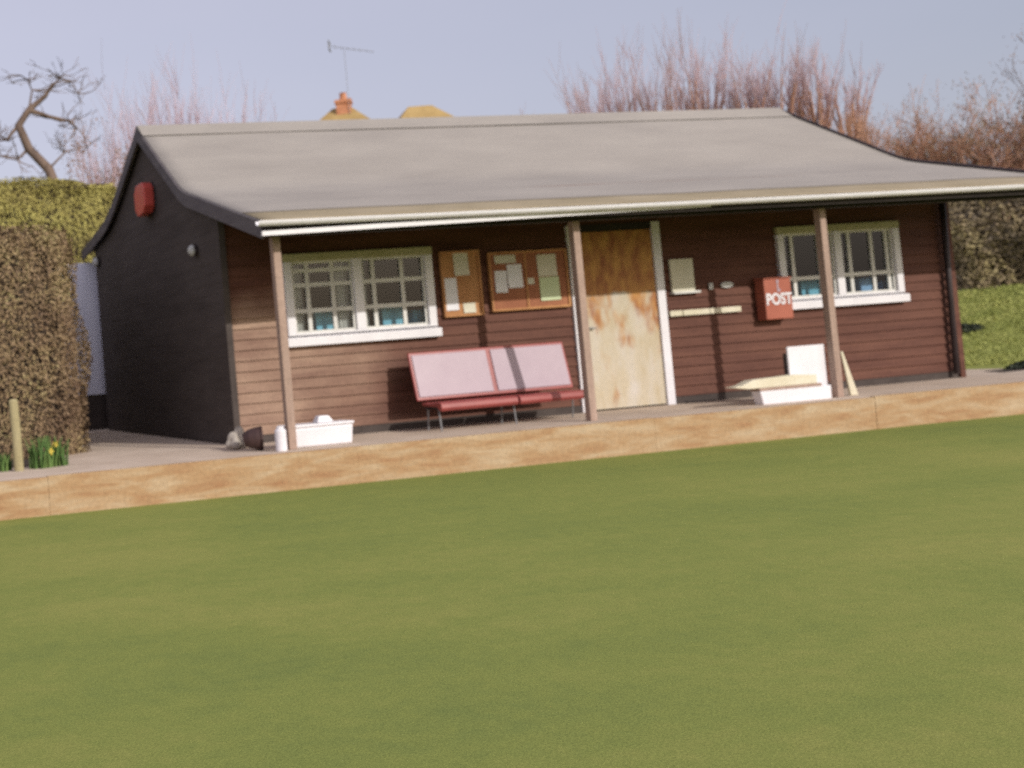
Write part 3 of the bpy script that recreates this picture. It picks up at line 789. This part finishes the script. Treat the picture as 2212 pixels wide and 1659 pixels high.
# ------------------------------------------------------------------ things on the veranda
bx = thing("storage_box", "low white plastic box with raised handle behind the left post", "box", (0.67, -1.14, 0))
mb = MB(); mb.hexa([(-0.33, -0.10, 0.0), (0.40, -0.10, 0.0), (0.40, 0.16, 0), (-0.33, 0.16, 0)], [(-0.35, -0.115, 0.215), (0.42, -0.115, 0.215), (0.42, 0.175, 0.215), (-0.35, 0.175, 0.215)])
mb.build("body", M['white'], bx, bevel=0.02)
mb = MB(); mb.box(-0.36, 0.43, -0.125, 0.185, 0.217, 0.25); mb.build("lid", M['white'], bx, bevel=0.012)
mb = MB(); mb.hexa([(0.03, -0.04, 0.251), (0.23, -0.04, 0.251), (0.23, 0.10, 0.251), (0.03, 0.10, 0.251)], [(0.06, -0.02, 0.325), (0.18, -0.02, 0.325), (0.18, 0.08, 0.325), (0.06, 0.08, 0.325)])
mb.build("handle", M['white'], bx, bevel=0.012)
cn = thing("canister", "narrow white canister standing left of the left post", "canister", (0.155, -1.42, 0))
mb = MB(); mb.lathe([(0.058, 0), (0.062, 0.01), (0.062, 0.22), (0.05, 0.235)], (0, 0, 0), 20); mb.build("body", M['white'], cn)
mb = MB(); mb.lathe([(0.04, 0.236), (0.04, 0.262), (0.035, 0.266)], (0, 0, 0), 16); mb.build("lid", M['white'], cn)
# dark pot on its side and stones
pt = thing("plant_pot", "dark brown pot tipped on its side left of the white box", "pot", (0.0, -1.06, 0.135))
mb = MB(); mb.tube([(-0.10, 0.06, -0.012), (-0.05, 0.03, 0.0), (0.02, 0.0, 0.0), (0.06, -0.015, 0.0)], [0.075, 0.105, 0.125, 0.13], 20); mb.build("body", M['pot'], pt, smooth=False)
mb = MB(); mb.tube([(0.061, -0.016, 0), (0.08, -0.022, 0)], 0.134, 20); mb.build("rim", M['pot'], pt)
def rock(name, c, r, label, seed, m):
    rnd = random.Random(seed)
    bm = bmesh.new(); bmesh.ops.create_icosphere(bm, subdivisions=3, radius=1)
    ph = [rnd.uniform(0, 6) for _ in range(6)]
    for v in bm.verts:
        d = 1 + 0.16 * math.sin(3 * v.co.x + ph[0]) + 0.14 * math.sin(4 * v.co.y + ph[1]) + 0.10 * math.sin(5 * v.co.z + ph[2])
        v.co = Vector((v.co.x * r[0], v.co.y * r[1], max(v.co.z, -0.75) * r[2])) * d
    me = bpy.data.meshes.new(name); bm.to_mesh(me); bm.free(); me.materials.append(m)
    o = bpy.data.objects.new(name, me); COL.objects.link(o); o.location = c
    return tag(o, label, "stone", "stones by the hut corner")
rock("stone", (0.02, -0.50, 0.09), (0.10, 0.10, 0.13), "pale upright stone against the hut corner", 3, M['stone'])
rock("stone", (-0.09, -0.62, 0.07), (0.09, 0.09, 0.10), "grey stone at the foot of the black gable corner", 4, M['stone'])

# white boards and box by the right post
wb = thing("white_board", "tall white board standing upright behind the right post", "board", (7.10, -1.27, 0))
mb = MB(); mb.box(-0.25, 0.29, -0.012, 0.012, 0, 0.66); mb.build("panel", M['white'], wb, bevel=0.004)
mb = MB(); mb.box(-0.245, -0.19, 0.013, 0.07, 0, 0.58); mb.build("prop", M['dark_metal'], wb)
lb = thing("low_box", "low white box under the cream plank by the right post", "box", (6.78, -1.36, 0))
mb = MB(); mb.hexa([(-0.48, -0.065, 0), (0.50, -0.065, 0), (0.50, 0.065, 0), (-0.48, 0.065, 0)], [(-0.52, -0.07, 0.165), (0.50, -0.07, 0.165), (0.50, 0.065, 0.165), (-0.52, 0.065, 0.165)])
mb.build("body", M['white'], lb, bevel=0.006)
mb = MB(); mb.box(-0.53, 0.36, -0.078, 0.07, 0.166, 0.20); mb.build("lid", M['post'], lb, bevel=0.004)
pl = MB()
pl.prism([(-0.68, 0.0), (-0.90, 0.035), (-0.76, 0.05), (-0.60, 0.105), (0.0, 0.125), (0.30, 0.105), (0.30, 0.0)], lambda a, b, t: (a, t, b), -0.075, 0.065)
po = pl.build("cushion", M['cream_paint'], None, bevel=0.006); po.location = (6.78, -1.36, 0.2012)
tag(po, "cream cushion with pointed end lying on the low white box", "cushion")
pk = MB(); pk.hexa([(7.76, -1.24, 0.0), (7.87, -1.24, 0), (7.87, -1.21, 0), (7.76, -1.21, 0)], [(7.625, -1.285, 0.55), (7.655, -1.285, 0.55), (7.655, -1.265, 0.55), (7.625, -1.265, 0.55)])
tag(pk.build("wood_stake", M['cream_paint'], None, bevel=0.003), "pale tapering stake leaning against the right post", "stake")

# things on the ledges inside the windows
def crate(x, z, wd, h, m, label, y=0.27):
    t = thing("plastic_tub", label, "tub", (x, y, z), group="tubs on the window ledges")
    b = MB(); hw = wd / 2
    b.hexa([(-hw * 0.9, -0.09, 0), (hw * 0.9, -0.09, 0), (hw * 0.9, 0.09, 0), (-hw * 0.9, 0.09, 0)], [(-hw, -0.1, h), (hw, -0.1, h), (hw, 0.1, h), (-hw, 0.1, h)])
    b.build("body", m, t, bevel=0.01)
    b = MB(); b.box(-hw - 0.012, hw + 0.012, -0.112, 0.112, h + 0.001, h + 0.028); b.build("rim", m, t, bevel=0.005)
LZ = 1.196
crate(1.57, LZ, 0.34, 0.31, M['teal'], "teal tub behind the left half of the left window")
crate(2.46, LZ, 0.32, 0.32, M['teal'], "teal tub behind the middle of the right half of the left window")
crate(2.82, LZ, 0.16, 0.25, M['teal'], "narrow teal tub at the right end of the left window")
crate(8.80, LZ, 0.36, 0.29, M['teal'], "teal tub behind the left half of the right window")
crate(9.74, LZ, 0.28, 0.27, M['blue'], "dull blue tub in the middle of the right window")
crate(10.05, LZ, 0.20, 0.21, M['blue'], "dull blue tub at the far right of the right window")
wt = thing("paper_stack", "pile of white papers behind the left half of the left window", "papers", (1.50, 0.15, LZ))
mb = MB(); mb.box(-0.14, 0.48, -0.05, 0.02, 0, 0.10); mb.build("sheets", M['paper'], wt, bevel=0.006)

# tall pale panel in the gap beside the gable
tp = thing("panel_screen", "tall pale blue grey panel on a dark base between the brown hedge and the gable", "panel", (-0.10, 6.75, 0))
mb = MB(); mb.box(-0.7, 0.40, -0.03, 0.03, 0.62, 2.98)
mb.build("panel", M['panel'], tp, bevel=0.01)
mb = MB(); mb.box(-0.7, 0.40, -0.05, 0.05, 0.0, 0.60); mb.build("base", M['gable'], tp)

# ------------------------------------------------------------------ stake and daffodils
st = MB(); st.tube([(-2.59, -0.735, 0), (-2.592, -0.735, 0.45), (-2.60, -0.73, 0.75), (-2.60, -0.73, 0.775)], [0.055, 0.053, 0.052, 0.042], 12)
tag(st.build("timber_post", M['stake'], None), "short lichen grey timber post in the soil at the far left", "post")
def blades(name, c, n_, h, spread, m, parent=None, seed=1, wdt=0.012):
    rnd = random.Random(seed); vs, fs = [], []
    for i in range(n_):
        a = rnd.uniform(0, 6.28); r = spread * math.sqrt(rnd.random()); bx_, by_ = r * math.cos(a), r * math.sin(a)
        hh = h * rnd.uniform(0.6, 1.1); la = rnd.uniform(0, 6.28); ln = rnd.uniform(0.05, 0.35) * hh
        wd = wdt * rnd.uniform(0.7, 1.2); pa_ = rnd.uniform(0, 3.14)
        dx, dy_ = math.cos(pa_) * wd, math.sin(pa_) * wd
        prev = None
        for k2 in range(4):
            t = k2 / 3; ww = 1 - 0.8 * t * t
            px, py, pz = bx_ + math.cos(la) * ln * t * t, by_ + math.sin(la) * ln * t * t, hh * t
            vs += [(px - dx * ww, py - dy_ * ww, pz), (px + dx * ww, py + dy_ * ww, pz)]
            if k2: b0 = len(vs) - 4; fs.append((b0, b0 + 1, b0 + 3, b0 + 2))
    o = mesh_np(name, vs, fs, m, parent); 
    if parent is None: o.location = c
    return o
def daff(c, seed, label, n_=70, spread=0.12, h=0.32, flowers=3):
    t = thing("daffodil_clump", label, "plant", c, group="daffodil clumps by the post")
    blades("leaves", c, n_, h, spread, M['leaf_green'], t, seed)
    rnd = random.Random(seed)
    for i in range(flowers):
        x_, y_ = rnd.uniform(-spread, spread), rnd.uniform(-spread, 0); z_ = rnd.uniform(0.10, 0.3)
        mb = MB()
        for k2 in range(6):
            a = k2 * math.pi / 3
            mb.add([(x_, y_, z_), (x_ + 0.035 * math.cos(a - 0.4), y_ - 0.01, z_ + 0.035 * math.sin(a - 0.4)), (x_ + 0.05 * math.cos(a), y_ - 0.005, z_ + 0.05 * math.sin(a)), (x_ + 0.035 * math.cos(a + 0.4), y_ - 0.01, z_ + 0.035 * math.sin(a + 0.4))], [(0, 1, 2, 3)])
        mb.tube([(x_, y_, z_), (x_, y_ - 0.04, z_)], [0.014, 0.022], 10)
        mb.build("flower", M['daffodil'], t, fix=False)
daff((-2.33, -0.62, 0.0), 11, "green daffodil leaves just right of the timber post", flowers=0)
daff((-2.14, -0.55, 0.0), 12, "daffodil clump with yellow flowers farthest right of the timber post", flowers=2)
daff((-2.75, -0.55, 0.0), 13, "low green leaves left of the timber post at the picture edge", h=0.2, flowers=0)

# ------------------------------------------------------------------ foliage
def leaf_cards(P, Nrm, size, rng, flat=0.5):
    """a small folded-free leaf quad at each point, roughly facing Nrm"""
    n_ = len(P)
    r = rng.normal(size=(n_, 3)); d = Nrm * flat + r * (1 - flat * 0.5)
    d /= np.linalg.norm(d, axis=1, keepdims=True) + 1e-9
    t = np.cross(d, rng.normal(size=(n_, 3))); t /= np.linalg.norm(t, axis=1, keepdims=True) + 1e-9
    u = np.cross(d, t)
    s = size * rng.uniform(0.6, 1.3, size=(n_, 1))
    a, b = t * s, u * s * 0.55
    V = np.stack([P - a, P + b * 1.0, P + a, P - b * 1.0], axis=1).reshape(-1, 3)
    Q = np.arange(n_ * 4).reshape(-1, 4)
    return V, Q

def wob(p, seed, amp):
    rs = np.random.RandomState(seed); o = np.zeros(len(p))
    for k2 in range(7):
        f_ = rs.normal(size=3) * (0.7 + 0.55 * k2); o += np.sin(p @ f_ + rs.uniform(0, 6)) / (1 + 0.45 * k2)
    return o * amp

def hedge(name, label, cat, x0, x1, y0, y1, z0, z1, n_, size, m, seed, amp=0.10, rz=0.0, group=None, loc=(0, 0, 0), core=True, shell=0.28):
    t = thing(name, label, cat, loc, rz, group)
    rng = np.random.RandomState(seed)
    dx, dy_, dz = x1 - x0, y1 - y0, z1 - z0
    A = np.array([dx * dz, dx * dz, dy_ * dz, dy_ * dz, dx * dy_]); A = A / A.sum()
    f_ = rng.choice(5, n_, p=A); u, v = rng.rand(n_), rng.rand(n_)
    P = np.zeros((n_, 3)); N = np.zeros((n_, 3))
    for k2, (ax, nn) in enumerate([((0, y0), (0, -1, 0)), ((0, y1), (0, 1, 0)), ((1, x0), (-1, 0, 0)), ((1, x1), (1, 0, 0)), ((2, z1), (0, 0, 1))]):
        i = f_ == k2; N[i] = nn
        if ax[0] == 0: P[i] = np.c_[x0 + dx * u[i], np.full(i.sum(), ax[1]), z0 + dz * v[i]]
        elif ax[0] == 1: P[i] = np.c_[np.full(i.sum(), ax[1]), y0 + dy_ * u[i], z0 + dz * v[i]]
        else: P[i] = np.c_[x0 + dx * u[i], y0 + dy_ * v[i], np.full(i.sum(), ax[1])]
    # round the edges, then push the surface in and out in clumps
    c = np.array([(x0 + x1) / 2, (y0 + y1) / 2, z0])
    half = np.array([dx / 2, dy_ / 2, dz])
    rel = (P - c) / half
    k2 = np.maximum(0, np.abs(rel).clip(0, 1) - 0.86)
    corner = np.sort(k2, axis=1)[:, 1:2]
    P = P - rel * corner * 1.1
    P += N * (wob(P, seed, amp)[:, None] - rng.exponential(shell * 0.35, size=(n_, 1)))
    P[:, 2] = np.maximum(P[:, 2], z0 + 0.01)
    V, Q = leaf_cards(P, N, size, rng, flat=0.95)
    mesh_np("foliage", V, Q, m, t)
    cb = MB(); i_ = shell * 0.8 + amp * 0.8
    cb.box(x0 + i_, x1 - i_, y0 + i_, y1 - i_, z0, z1 - 0.14); cb.build("stems", M['soil'], t)  # solid dark box added inside the hedge to block light
    return t

hedge("hedge", "tall clipped brown beech hedge at the left beside the hut", "hedge", -7.0, -1.30, 0.95, 5.6, 0.0, 2.98, 220000, 0.023, M['hedge_brown'], 21, amp=0.07)
hedge("hedge", "taller yellow green hedge rising behind the brown hedge", "hedge", -10.0, 1.3, 7.9, 9.6, 0.0, 4.80, 200000, 0.030, M['hedge_green'], 22, amp=0.10)

# ---- bare trees
def grow(rng, mb, p, d, L, r, depth, kink=0.18, up=0.05, nseg=4, kids=(3, 5), shrink=0.62, tips=None, minr=0.004, fork=0.6):
    pts, rads = [Vector(p)], [r]
    for i in range(nseg):
        d = (d + Vector((rng.gauss(0, kink), rng.gauss(0, kink), rng.gauss(0, kink * 0.6) + up))).normalized()
        pts.append(pts[-1] + d * L / nseg); rads.append(max(minr, r * (1 - 0.6 * (i + 1) / nseg)))
    mb.tube(pts, rads, 5 if r > 0.03 else 3, cap=False)
    if depth <= 0:
        if tips is not None: tips.append(pts[-1])
        return
    for k2 in range(rng.randint(*kids)):
        t = rng.uniform(0.3, 1.0); i = min(nseg - 1, int(t * nseg)); q = pts[i].lerp(pts[i + 1], t * nseg - i)
        dd = (d + Vector((rng.gauss(0, fork), rng.gauss(0, fork), rng.gauss(0.05, fork * 0.5)))).normalized()
        grow(rng, mb, q, dd, L * shrink * rng.uniform(0.7, 1.15), max(minr, rads[i] * 0.6), depth - 1, kink, up, max(2, nseg - 1), kids, shrink, tips, minr, fork)

def willow(x, y, ztop, label, seed, nst=16, lean=0.0, spread=1.3, tw=None, st=None, group="upright bare willows behind the hut", zhead=4.2):
    t = thing("bare_willow", label, "tree", (x, y, ground_z(x, y)), group=group)
    rng = random.Random(seed)
    b = MB(); hz = zhead
    b.tube([(0, 0, 0), (0.08, 0.0, hz * 0.5), (0.0, 0, hz)], [0.26, 0.20, 0.24], 10)
    b.build("trunk", M['bark'], t, smooth=True)
    big, fine = MB(), MB()
    for i in range(nst):
        a = rng.uniform(0, 6.28); rr = rng.uniform(0, 1)
        d = Vector((math.cos(a) * rr * 0.34 + lean + rng.gauss(0, 0.05), math.sin(a) * rr * 0.3, 1)).normalized()
        p = Vector((math.cos(a) * 0.18, math.sin(a) * 0.18, hz - 0.05))
        L = (ztop - hz) * (rng.uniform(0.55, 0.95) if rng.random() < 0.8 else rng.uniform(1.0, 1.2))
        r0 = rng.uniform(0.016, 0.040)
        pts, rads = [p], [r0]
        for k2 in range(6):
            d = (d + Vector((rng.gauss(0, 0.07), rng.gauss(0, 0.07), 0.05))).normalized()
            pts.append(pts[-1] + d * L / 6); rads.append(max(0.004, r0 * (1 - 0.9 * (k2 + 1) / 6)))
        big.tube(pts[:5], rads[:5], 5, cap=False)
        fine.tube(pts[4:], rads[4:], 4, cap=False)
        for k2 in range(rng.randint(9, 14)):
            tt = rng.uniform(0.25, 0.98) * 6; i2 = min(5, int(tt)); q = pts[i2].lerp(pts[i2 + 1], tt - i2)
            dd = (d + Vector((rng.gauss(0, 0.28), rng.gauss(0, 0.28), 0.15))).normalized()
            l2 = L * rng.uniform(0.12, 0.34); e = q + dd * l2 * 0.5
            e2 = e + (dd + Vector((rng.gauss(0, 0.08), rng.gauss(0, 0.08), 0.15))).normalized() * l2 * 0.5
            fine.tube([q, e, e2], [max(0.006, rads[i2] * 0.4), 0.005, 0.003], 3, cap=False)
    big.build("stems", st or M['twig_orange'], t, fix=False)
    fine.build("twigs", tw or M['twig_mauve'], t, fix=False)
    return t
# right hand group, left to right across the picture
WIL = [(16.55, 16.9, 7.6, 0.0, "leftmost thin willow leaning left over the hut ridge", -0.22),
       (17.7, 15.6, 8.5, 0.0, "second willow from the left above the hut ridge", -0.10),
       (18.5, 15.3, 8.8, 0.0, "dense orange stemmed willow third from the left above the ridge", -0.04),
       (19.1, 14.3, 8.6, 0.0, "willow with bright orange lower stems above the middle of the ridge", 0.0),
       (19.9, 14.0, 8.7, 0.0, "tallest willow right of the middle of the ridge", 0.0),
       (20.5, 13.0, 8.5, 0.0, "willow standing fourth from the right end of the row", 0.0),
       (21.0, 12.5, 8.3, 0.0, "willow standing just left of the ridge end", 0.02),
       (21.6, 12.0, 8.1, 0.0, "thick stemmed willow just right of the ridge end", 0.02),
       (22.2, 11.5, 7.4, 0.0, "sparse rightmost willow above the sloping right verge", 0.05)]
for i, (x, y, zt, _, lab, ln) in enumerate(WIL):
    willow(x, y, zt - 1.45, lab, 100 + i, nst=38 + (i % 3) * 4 if i not in (0, 8) else 24, lean=ln)
PINK = [(3.1, 16.3, 7.9, "small pinkish bare tree farthest left above the gable"), (4.1, 16.0, 8.7, "slim pinkish bare tree just right of the gable peak"),
        (5.4, 15.6, 9.1, "tallest pinkish bare tree above the left end of the ridge"), (6.4, 15.2, 8.5, "pale pinkish bare tree farthest right in the left group")]
for i, (x, y, zt, lab) in enumerate(PINK):
    willow(x, y, zt - 0.45, lab, 140 + i, nst=44, tw=M['twig_pink'], st=M['twig_pink'], group="faint pinkish bare trees behind the gable", zhead=4.5)

# gnarled tree at the left: trunk leans left, hooks back up to the right
gt = thing("gnarled_tree", "gnarled dark bare tree with crooked limbs at the far left above the hedge", "tree", (1.55, 12.5, 0))
mb = MB(); rg = random.Random(5)
def rel(p): return Vector(p) - Vector((1.55, 12.5, 0))
trunk = [(1.55, 12.5, 0), (1.45, 12.55, 2.5), (1.15, 12.6, 4.6), (0.80, 12.68, 5.83), (0.38, 12.77, 6.35), (0.19, 12.80, 6.91), (0.45, 12.74, 7.25), (0.85, 12.66, 7.55), (1.05, 12.62, 7.85)]
mb.tube([rel(p) for p in trunk], [0.20, 0.17, 0.14, 0.12, 0.11, 0.10, 0.075, 0.055, 0.02], 9)
mb.build("trunk", M['bark'], gt, smooth=True)
mb = MB()
for pts, r in (([(0.45, 12.74, 7.25), (0.9, 12.65, 7.05), (1.35, 12.5, 6.9), (1.5, 12.5, 6.75)], 0.06), ([(0.85, 12.66, 7.55), (1.2, 12.6, 7.95), (1.45, 12.5, 7.85), (1.6, 12.5, 7.55)], 0.03),
               ([(0.19, 12.8, 6.91), (-0.1, 12.85, 6.6), (-0.4, 12.9, 6.55)], 0.05), ([(0.38, 12.77, 6.35), (0.1, 12.8, 6.1), (-0.25, 12.9, 6.2)], 0.04), ([(0.45, 12.74, 7.25), (0.55, 12.7, 7.7), (0.45, 12.7, 7.95)], 0.03), ([(0.8, 12.68, 5.83), (1.2, 12.6, 6.2), (1.7, 12.5, 6.3)], 0.03)):
    P_ = [rel(p) for p in pts]; mb.tube(P_, [r * (1 - 0.7 * i / (len(P_) - 1)) for i in range(len(P_))], 6, cap=False)
    for q in P_[1:]:
        for k2 in range(4):
            grow(rg, mb, q, Vector((rg.gauss(0, 1), rg.gauss(0, 1), rg.gauss(0.3, 0.6))).normalized(), rg.uniform(0.3, 0.65), 0.020, 2, kink=0.32, kids=(1, 3), minr=0.006, shrink=0.75)
mb.build("branches", M['bark'], gt, fix=False)

def scrub(x, y, h, wd, label, seed, lm, nl=2600, trunks=5, size=0.07, cat="shrub", name="scrub_bush", tw=None, group=None, base=0.3, r0=0.04):
    """twiggy bush: several stems, branching, thin leaf clusters round the tips"""
    t = thing(name, label, cat, (x, y, ground_z(x, y)), group=group)
    rg = random.Random(seed); rng = np.random.RandomState(seed)
    mb = MB(); tips = []
    for i in range(trunks):
        a = rg.uniform(0, 6.28)
        d = Vector((math.cos(a) * wd / h * 0.5, math.sin(a) * wd / h * 0.5, 1)).normalized()
        grow(rg, mb, (rg.gauss(0, 0.12), rg.gauss(0, 0.12), 0), d, h * rg.uniform(0.5, 0.68), r0, 3, kink=0.15, up=0.05, kids=(4, 6), shrink=0.52, tips=tips, minr=0.006, fork=0.5)
    zm = max(v[2] for v in mb.v); k_ = h / zm; kx = wd / max(0.1, np.percentile([abs(v[0]) for v in mb.v], 92))
    mb.v = [(v[0] * kx, v[1] * kx, v[2] * k_) for v in mb.v]; tips = [Vector((p.x * kx, p.y * kx, p.z * k_)) for p in tips]
    mb.build("branches", tw or M['twig_orange'], t, fix=False)
    if nl:
        T = np.array([tuple(p) for p in tips]); idx = rng.randint(0, len(T), nl)
        P = T[idx] + rng.normal(scale=0.09, size=(nl, 3))
        V, Q = leaf_cards(P, rng.normal(size=(nl, 3)), size, rng, flat=0.2)
        mesh_np("leaves", V, Q, lm, t)
    return t
scrub(1.35, 10.6, 6.55, 0.75, "russet bush with arching twigs just left of the gable peak", 31, M['leaf_rust'], nl=6500, trunks=7, size=0.028)
scrub(1.75, 10.1, 5.6, 0.32, "narrow orange brown bush touching the back slope of the gable", 32, M['leaf_rust'], nl=5500, trunks=4, size=0.028)
# right of the hut
SC = [(20.8, 9.9, 4.9, 0.8, "rusty twiggy bush just beyond the right eave", M['leaf_rust'], 1500),
      (21.5, 9.1, 5.2, 0.7, "thin olive bush second beyond the right eave", M['leaf_olive'], 1100),
      (22.1, 8.6, 5.1, 1.0, "tall olive brown tree nearest the picture's right side", M['leaf_olive'], 4200),
      (22.4, 7.8, 3.7, 1.2, "wide rust brown bush low at the right picture edge", M['leaf_rust'], 4200),
      (23.1, 8.0, 4.9, 1.1, "dark brown bush at the right picture edge behind the others", M['leaf_olive'], 3000)]
for i, (x, y, h, wd, lab, lm, nl) in enumerate(SC):
    scrub(x, y, h, wd, lab, 50 + i, lm, nl=nl * 3, trunks=20, size=0.022, group="scrubby trees right of the hut")
scrub(23.6, 7.3, 6.3, 0.8, "tall dark tree entering at the upper right edge", 60, M['leaf_rust'], nl=4000, trunks=7, size=0.025, cat="tree", name="bare_tree", r0=0.08, tw=M['bark'])
# hedge along the top of the bank
hg = hedge("hedge", "ragged brown green hedge along the top of the grass bank at right", "hedge", -3.5, 7.0, -0.9, 1.1, 0.0, 2.75, 90000, 0.055, M['hedge_far'], 71, amp=0.22, rz=math.atan2(-0.78, 0.63), loc=(21.2, 8.0, 1.1))
# grass on the bank
rng = np.random.RandomState(77); vs, fs = [], []
for i in range(60000):
    s_ = rng.uniform(24.0, 33.6); l_ = rng.uniform(-3.5, 5.5)
    x_ = CAM.x + 0.78 * s_ + 0.63 * l_; y_ = CAM.y + 0.63 * s_ - 0.78 * l_
    if y_ < 0.9 or x_ < 12.6: continue
    z_ = ground_z(x_, y_); h_ = rng.uniform(0.02, 0.05); a = rng.uniform(0, 3.14); w_ = 0.012
    lx, ly = rng.normal(size=2) * 0.025
    b0 = len(vs); cx_, sy_ = math.cos(a) * w_, math.sin(a) * w_
    vs += [(x_ - cx_, y_ - sy_, z_), (x_ + cx_, y_ + sy_, z_), (x_ + lx + cx_ * 0.3, y_ + ly + sy_ * 0.3, z_ + h_), (x_ + lx - cx_ * 0.3, y_ + ly - sy_ * 0.3, z_ + h_)]
    fs.append((b0, b0 + 1, b0 + 2, b0 + 3))
M['bank_grass'] = leaf_mat("bank grass", [(0.1, (0.216, 0.248, 0.065)), (0.5, (0.335, 0.356, 0.103)), (1.0, (0.432, 0.421, 0.140))])
tag(mesh_np("grass", vs, fs, M['bank_grass']), kind="stuff")
# dark ground-cover by the path corner and a dark tuft on the bank
bd = MB(); bd.add([(11.9, 0.15, 0.004), (14.2, 0.45, 0.004), (14.4, 0.85, 0.004), (12.3, 0.75, 0.004)], [(0, 1, 2, 3)])
tag(bd.build("flower_bed", M['soil'], fix=False), kind="structure")
def tuft(x, y, r, h, n_, label, seed, m):
    rng_ = np.random.RandomState(seed)
    P = rng_.normal(size=(n_, 3)); P /= np.linalg.norm(P, axis=1, keepdims=True)
    N_ = P.copy(); P *= np.array([r[0], r[1], h]) * rng_.uniform(0.6, 1.05, (n_, 1)); P[:, 2] = np.abs(P[:, 2])
    V, Q = leaf_cards(P, N_, 0.035, rng_)
    o = mesh_np("low_plant", V, Q, m); o.location = (x, y, ground_z(x, y)); return tag(o, label, "plant")
tuft(17.30, 5.1, (0.55, 0.25), 0.16, 900, "small dark low plant alone on the sunny grass bank", 81, M['leaf_dark'])
tuft(13.05, 0.55, (0.55, 0.16), 0.13, 1200, "dark low plant in the soil bed beyond the hut corner", 82, M['leaf_dark'])

# ------------------------------------------------------------------ houses beyond the ridge
def house(x, y, w_, d_, eave, top, ridge, rz, label, chim=None, aerial=False):
    t = thing("house", label, "house", (x, y, 0), rz, group="houses behind the hut")
    b = MB(); b.box(-w_ / 2, w_ / 2, -d_ / 2, d_ / 2, 0, eave); wl = b.build("wall", M['render'], t)
    e = 0.3; b = MB()
    vs = [(-w_ / 2 - e, -d_ / 2 - e, eave), (w_ / 2 + e, -d_ / 2 - e, eave), (w_ / 2 + e, d_ / 2 + e, eave), (-w_ / 2 - e, d_ / 2 + e, eave), (-ridge / 2, 0, top), (ridge / 2, 0, top)]
    b.add(vs, [(0, 1, 5, 4), (2, 3, 4, 5), (3, 0, 4), (1, 2, 5), (3, 2, 1, 0)]); rf = b.build("roof", M['roof_tile'], t)
    for sx in (-0.28, 0.28):
        b = MB(); b.box(w_ * sx - 0.6, w_ * sx + 0.6, -d_ / 2 - 0.04, -d_ / 2 - 0.003, 2.0, 3.2); wn = b.build("window", M['white'], t)
        b = MB(); b.box(w_ * sx - 0.52, w_ * sx + 0.52, -d_ / 2 - 0.047, -d_ / 2 - 0.0425, 2.08, 3.12); b.build("pane", M['dark_metal'], wn)
    if chim:
        cx_, cy_, h0, h1 = chim
        b = MB(); b.box(cx_ - 0.24, cx_ + 0.24, cy_ - 0.24, cy_ + 0.24, h0, h1 - 0.14); b.box(cx_ - 0.28, cx_ + 0.28, cy_ - 0.28, cy_ + 0.28, h1 - 0.14, h1 - 0.02)
        ch = b.build("chimney", M['brick'], t)
        b = MB(); b.lathe([(0.14, h1 - 0.02), (0.11, h1 + 0.2), (0.13, h1 + 0.24)], (cx_, cy_, 0), 12); b.build("chimney_pot", M['brick'], ch)
        if aerial:
            b = MB(); top_a = h1 + 1.65
            b.tube([(cx_ + 0.2, cy_ - 0.28, h1 - 0.6), (cx_ + 0.2, cy_ - 0.28, top_a)], 0.009, 6)
            ax, ay = Vector((cx_ - 0.30, cy_ - 0.3, top_a + 0.22)), Vector((cx_ + 1.15, cy_ - 0.3, top_a - 0.22))
            b.tube([ax, ay], 0.011, 6)
            for i in range(8):
                p = ax.lerp(ay, i / 7); hl = 0.26 - 0.018 * i
                b.tube([p + Vector((0, -hl, 0)), p + Vector((0, hl, 0))], 0.006, 5)
            b.tube([ax + Vector((0, 0, -0.16)), ax + Vector((0, 0, 0.16))], 0.02, 5)
            b.tube([ax + Vector((0.02, -0.3, 0.13)), ax + Vector((0.02, 0.3, 0.13))], 0.02, 5); b.tube([ax + Vector((0.02, -0.3, -0.13)), ax + Vector((0.02, 0.3, -0.13))], 0.02, 5)
            b.build("aerial", M['aerial'], t)
    return t
house(13.5, 23.0, 7.0, 7.0, 6.1, 9.60, 0.6, R(-32), "house with orange chimney and ochre hipped roof peeping over the ridge", chim=(0.10, -0.1, 7.5, 9.82), aerial=True)
house(15.75, 21.7, 6.6, 6.6, 5.8, 9.27, 0.8, R(-12), "house whose yellow lit roof top shows right of the chimney house")
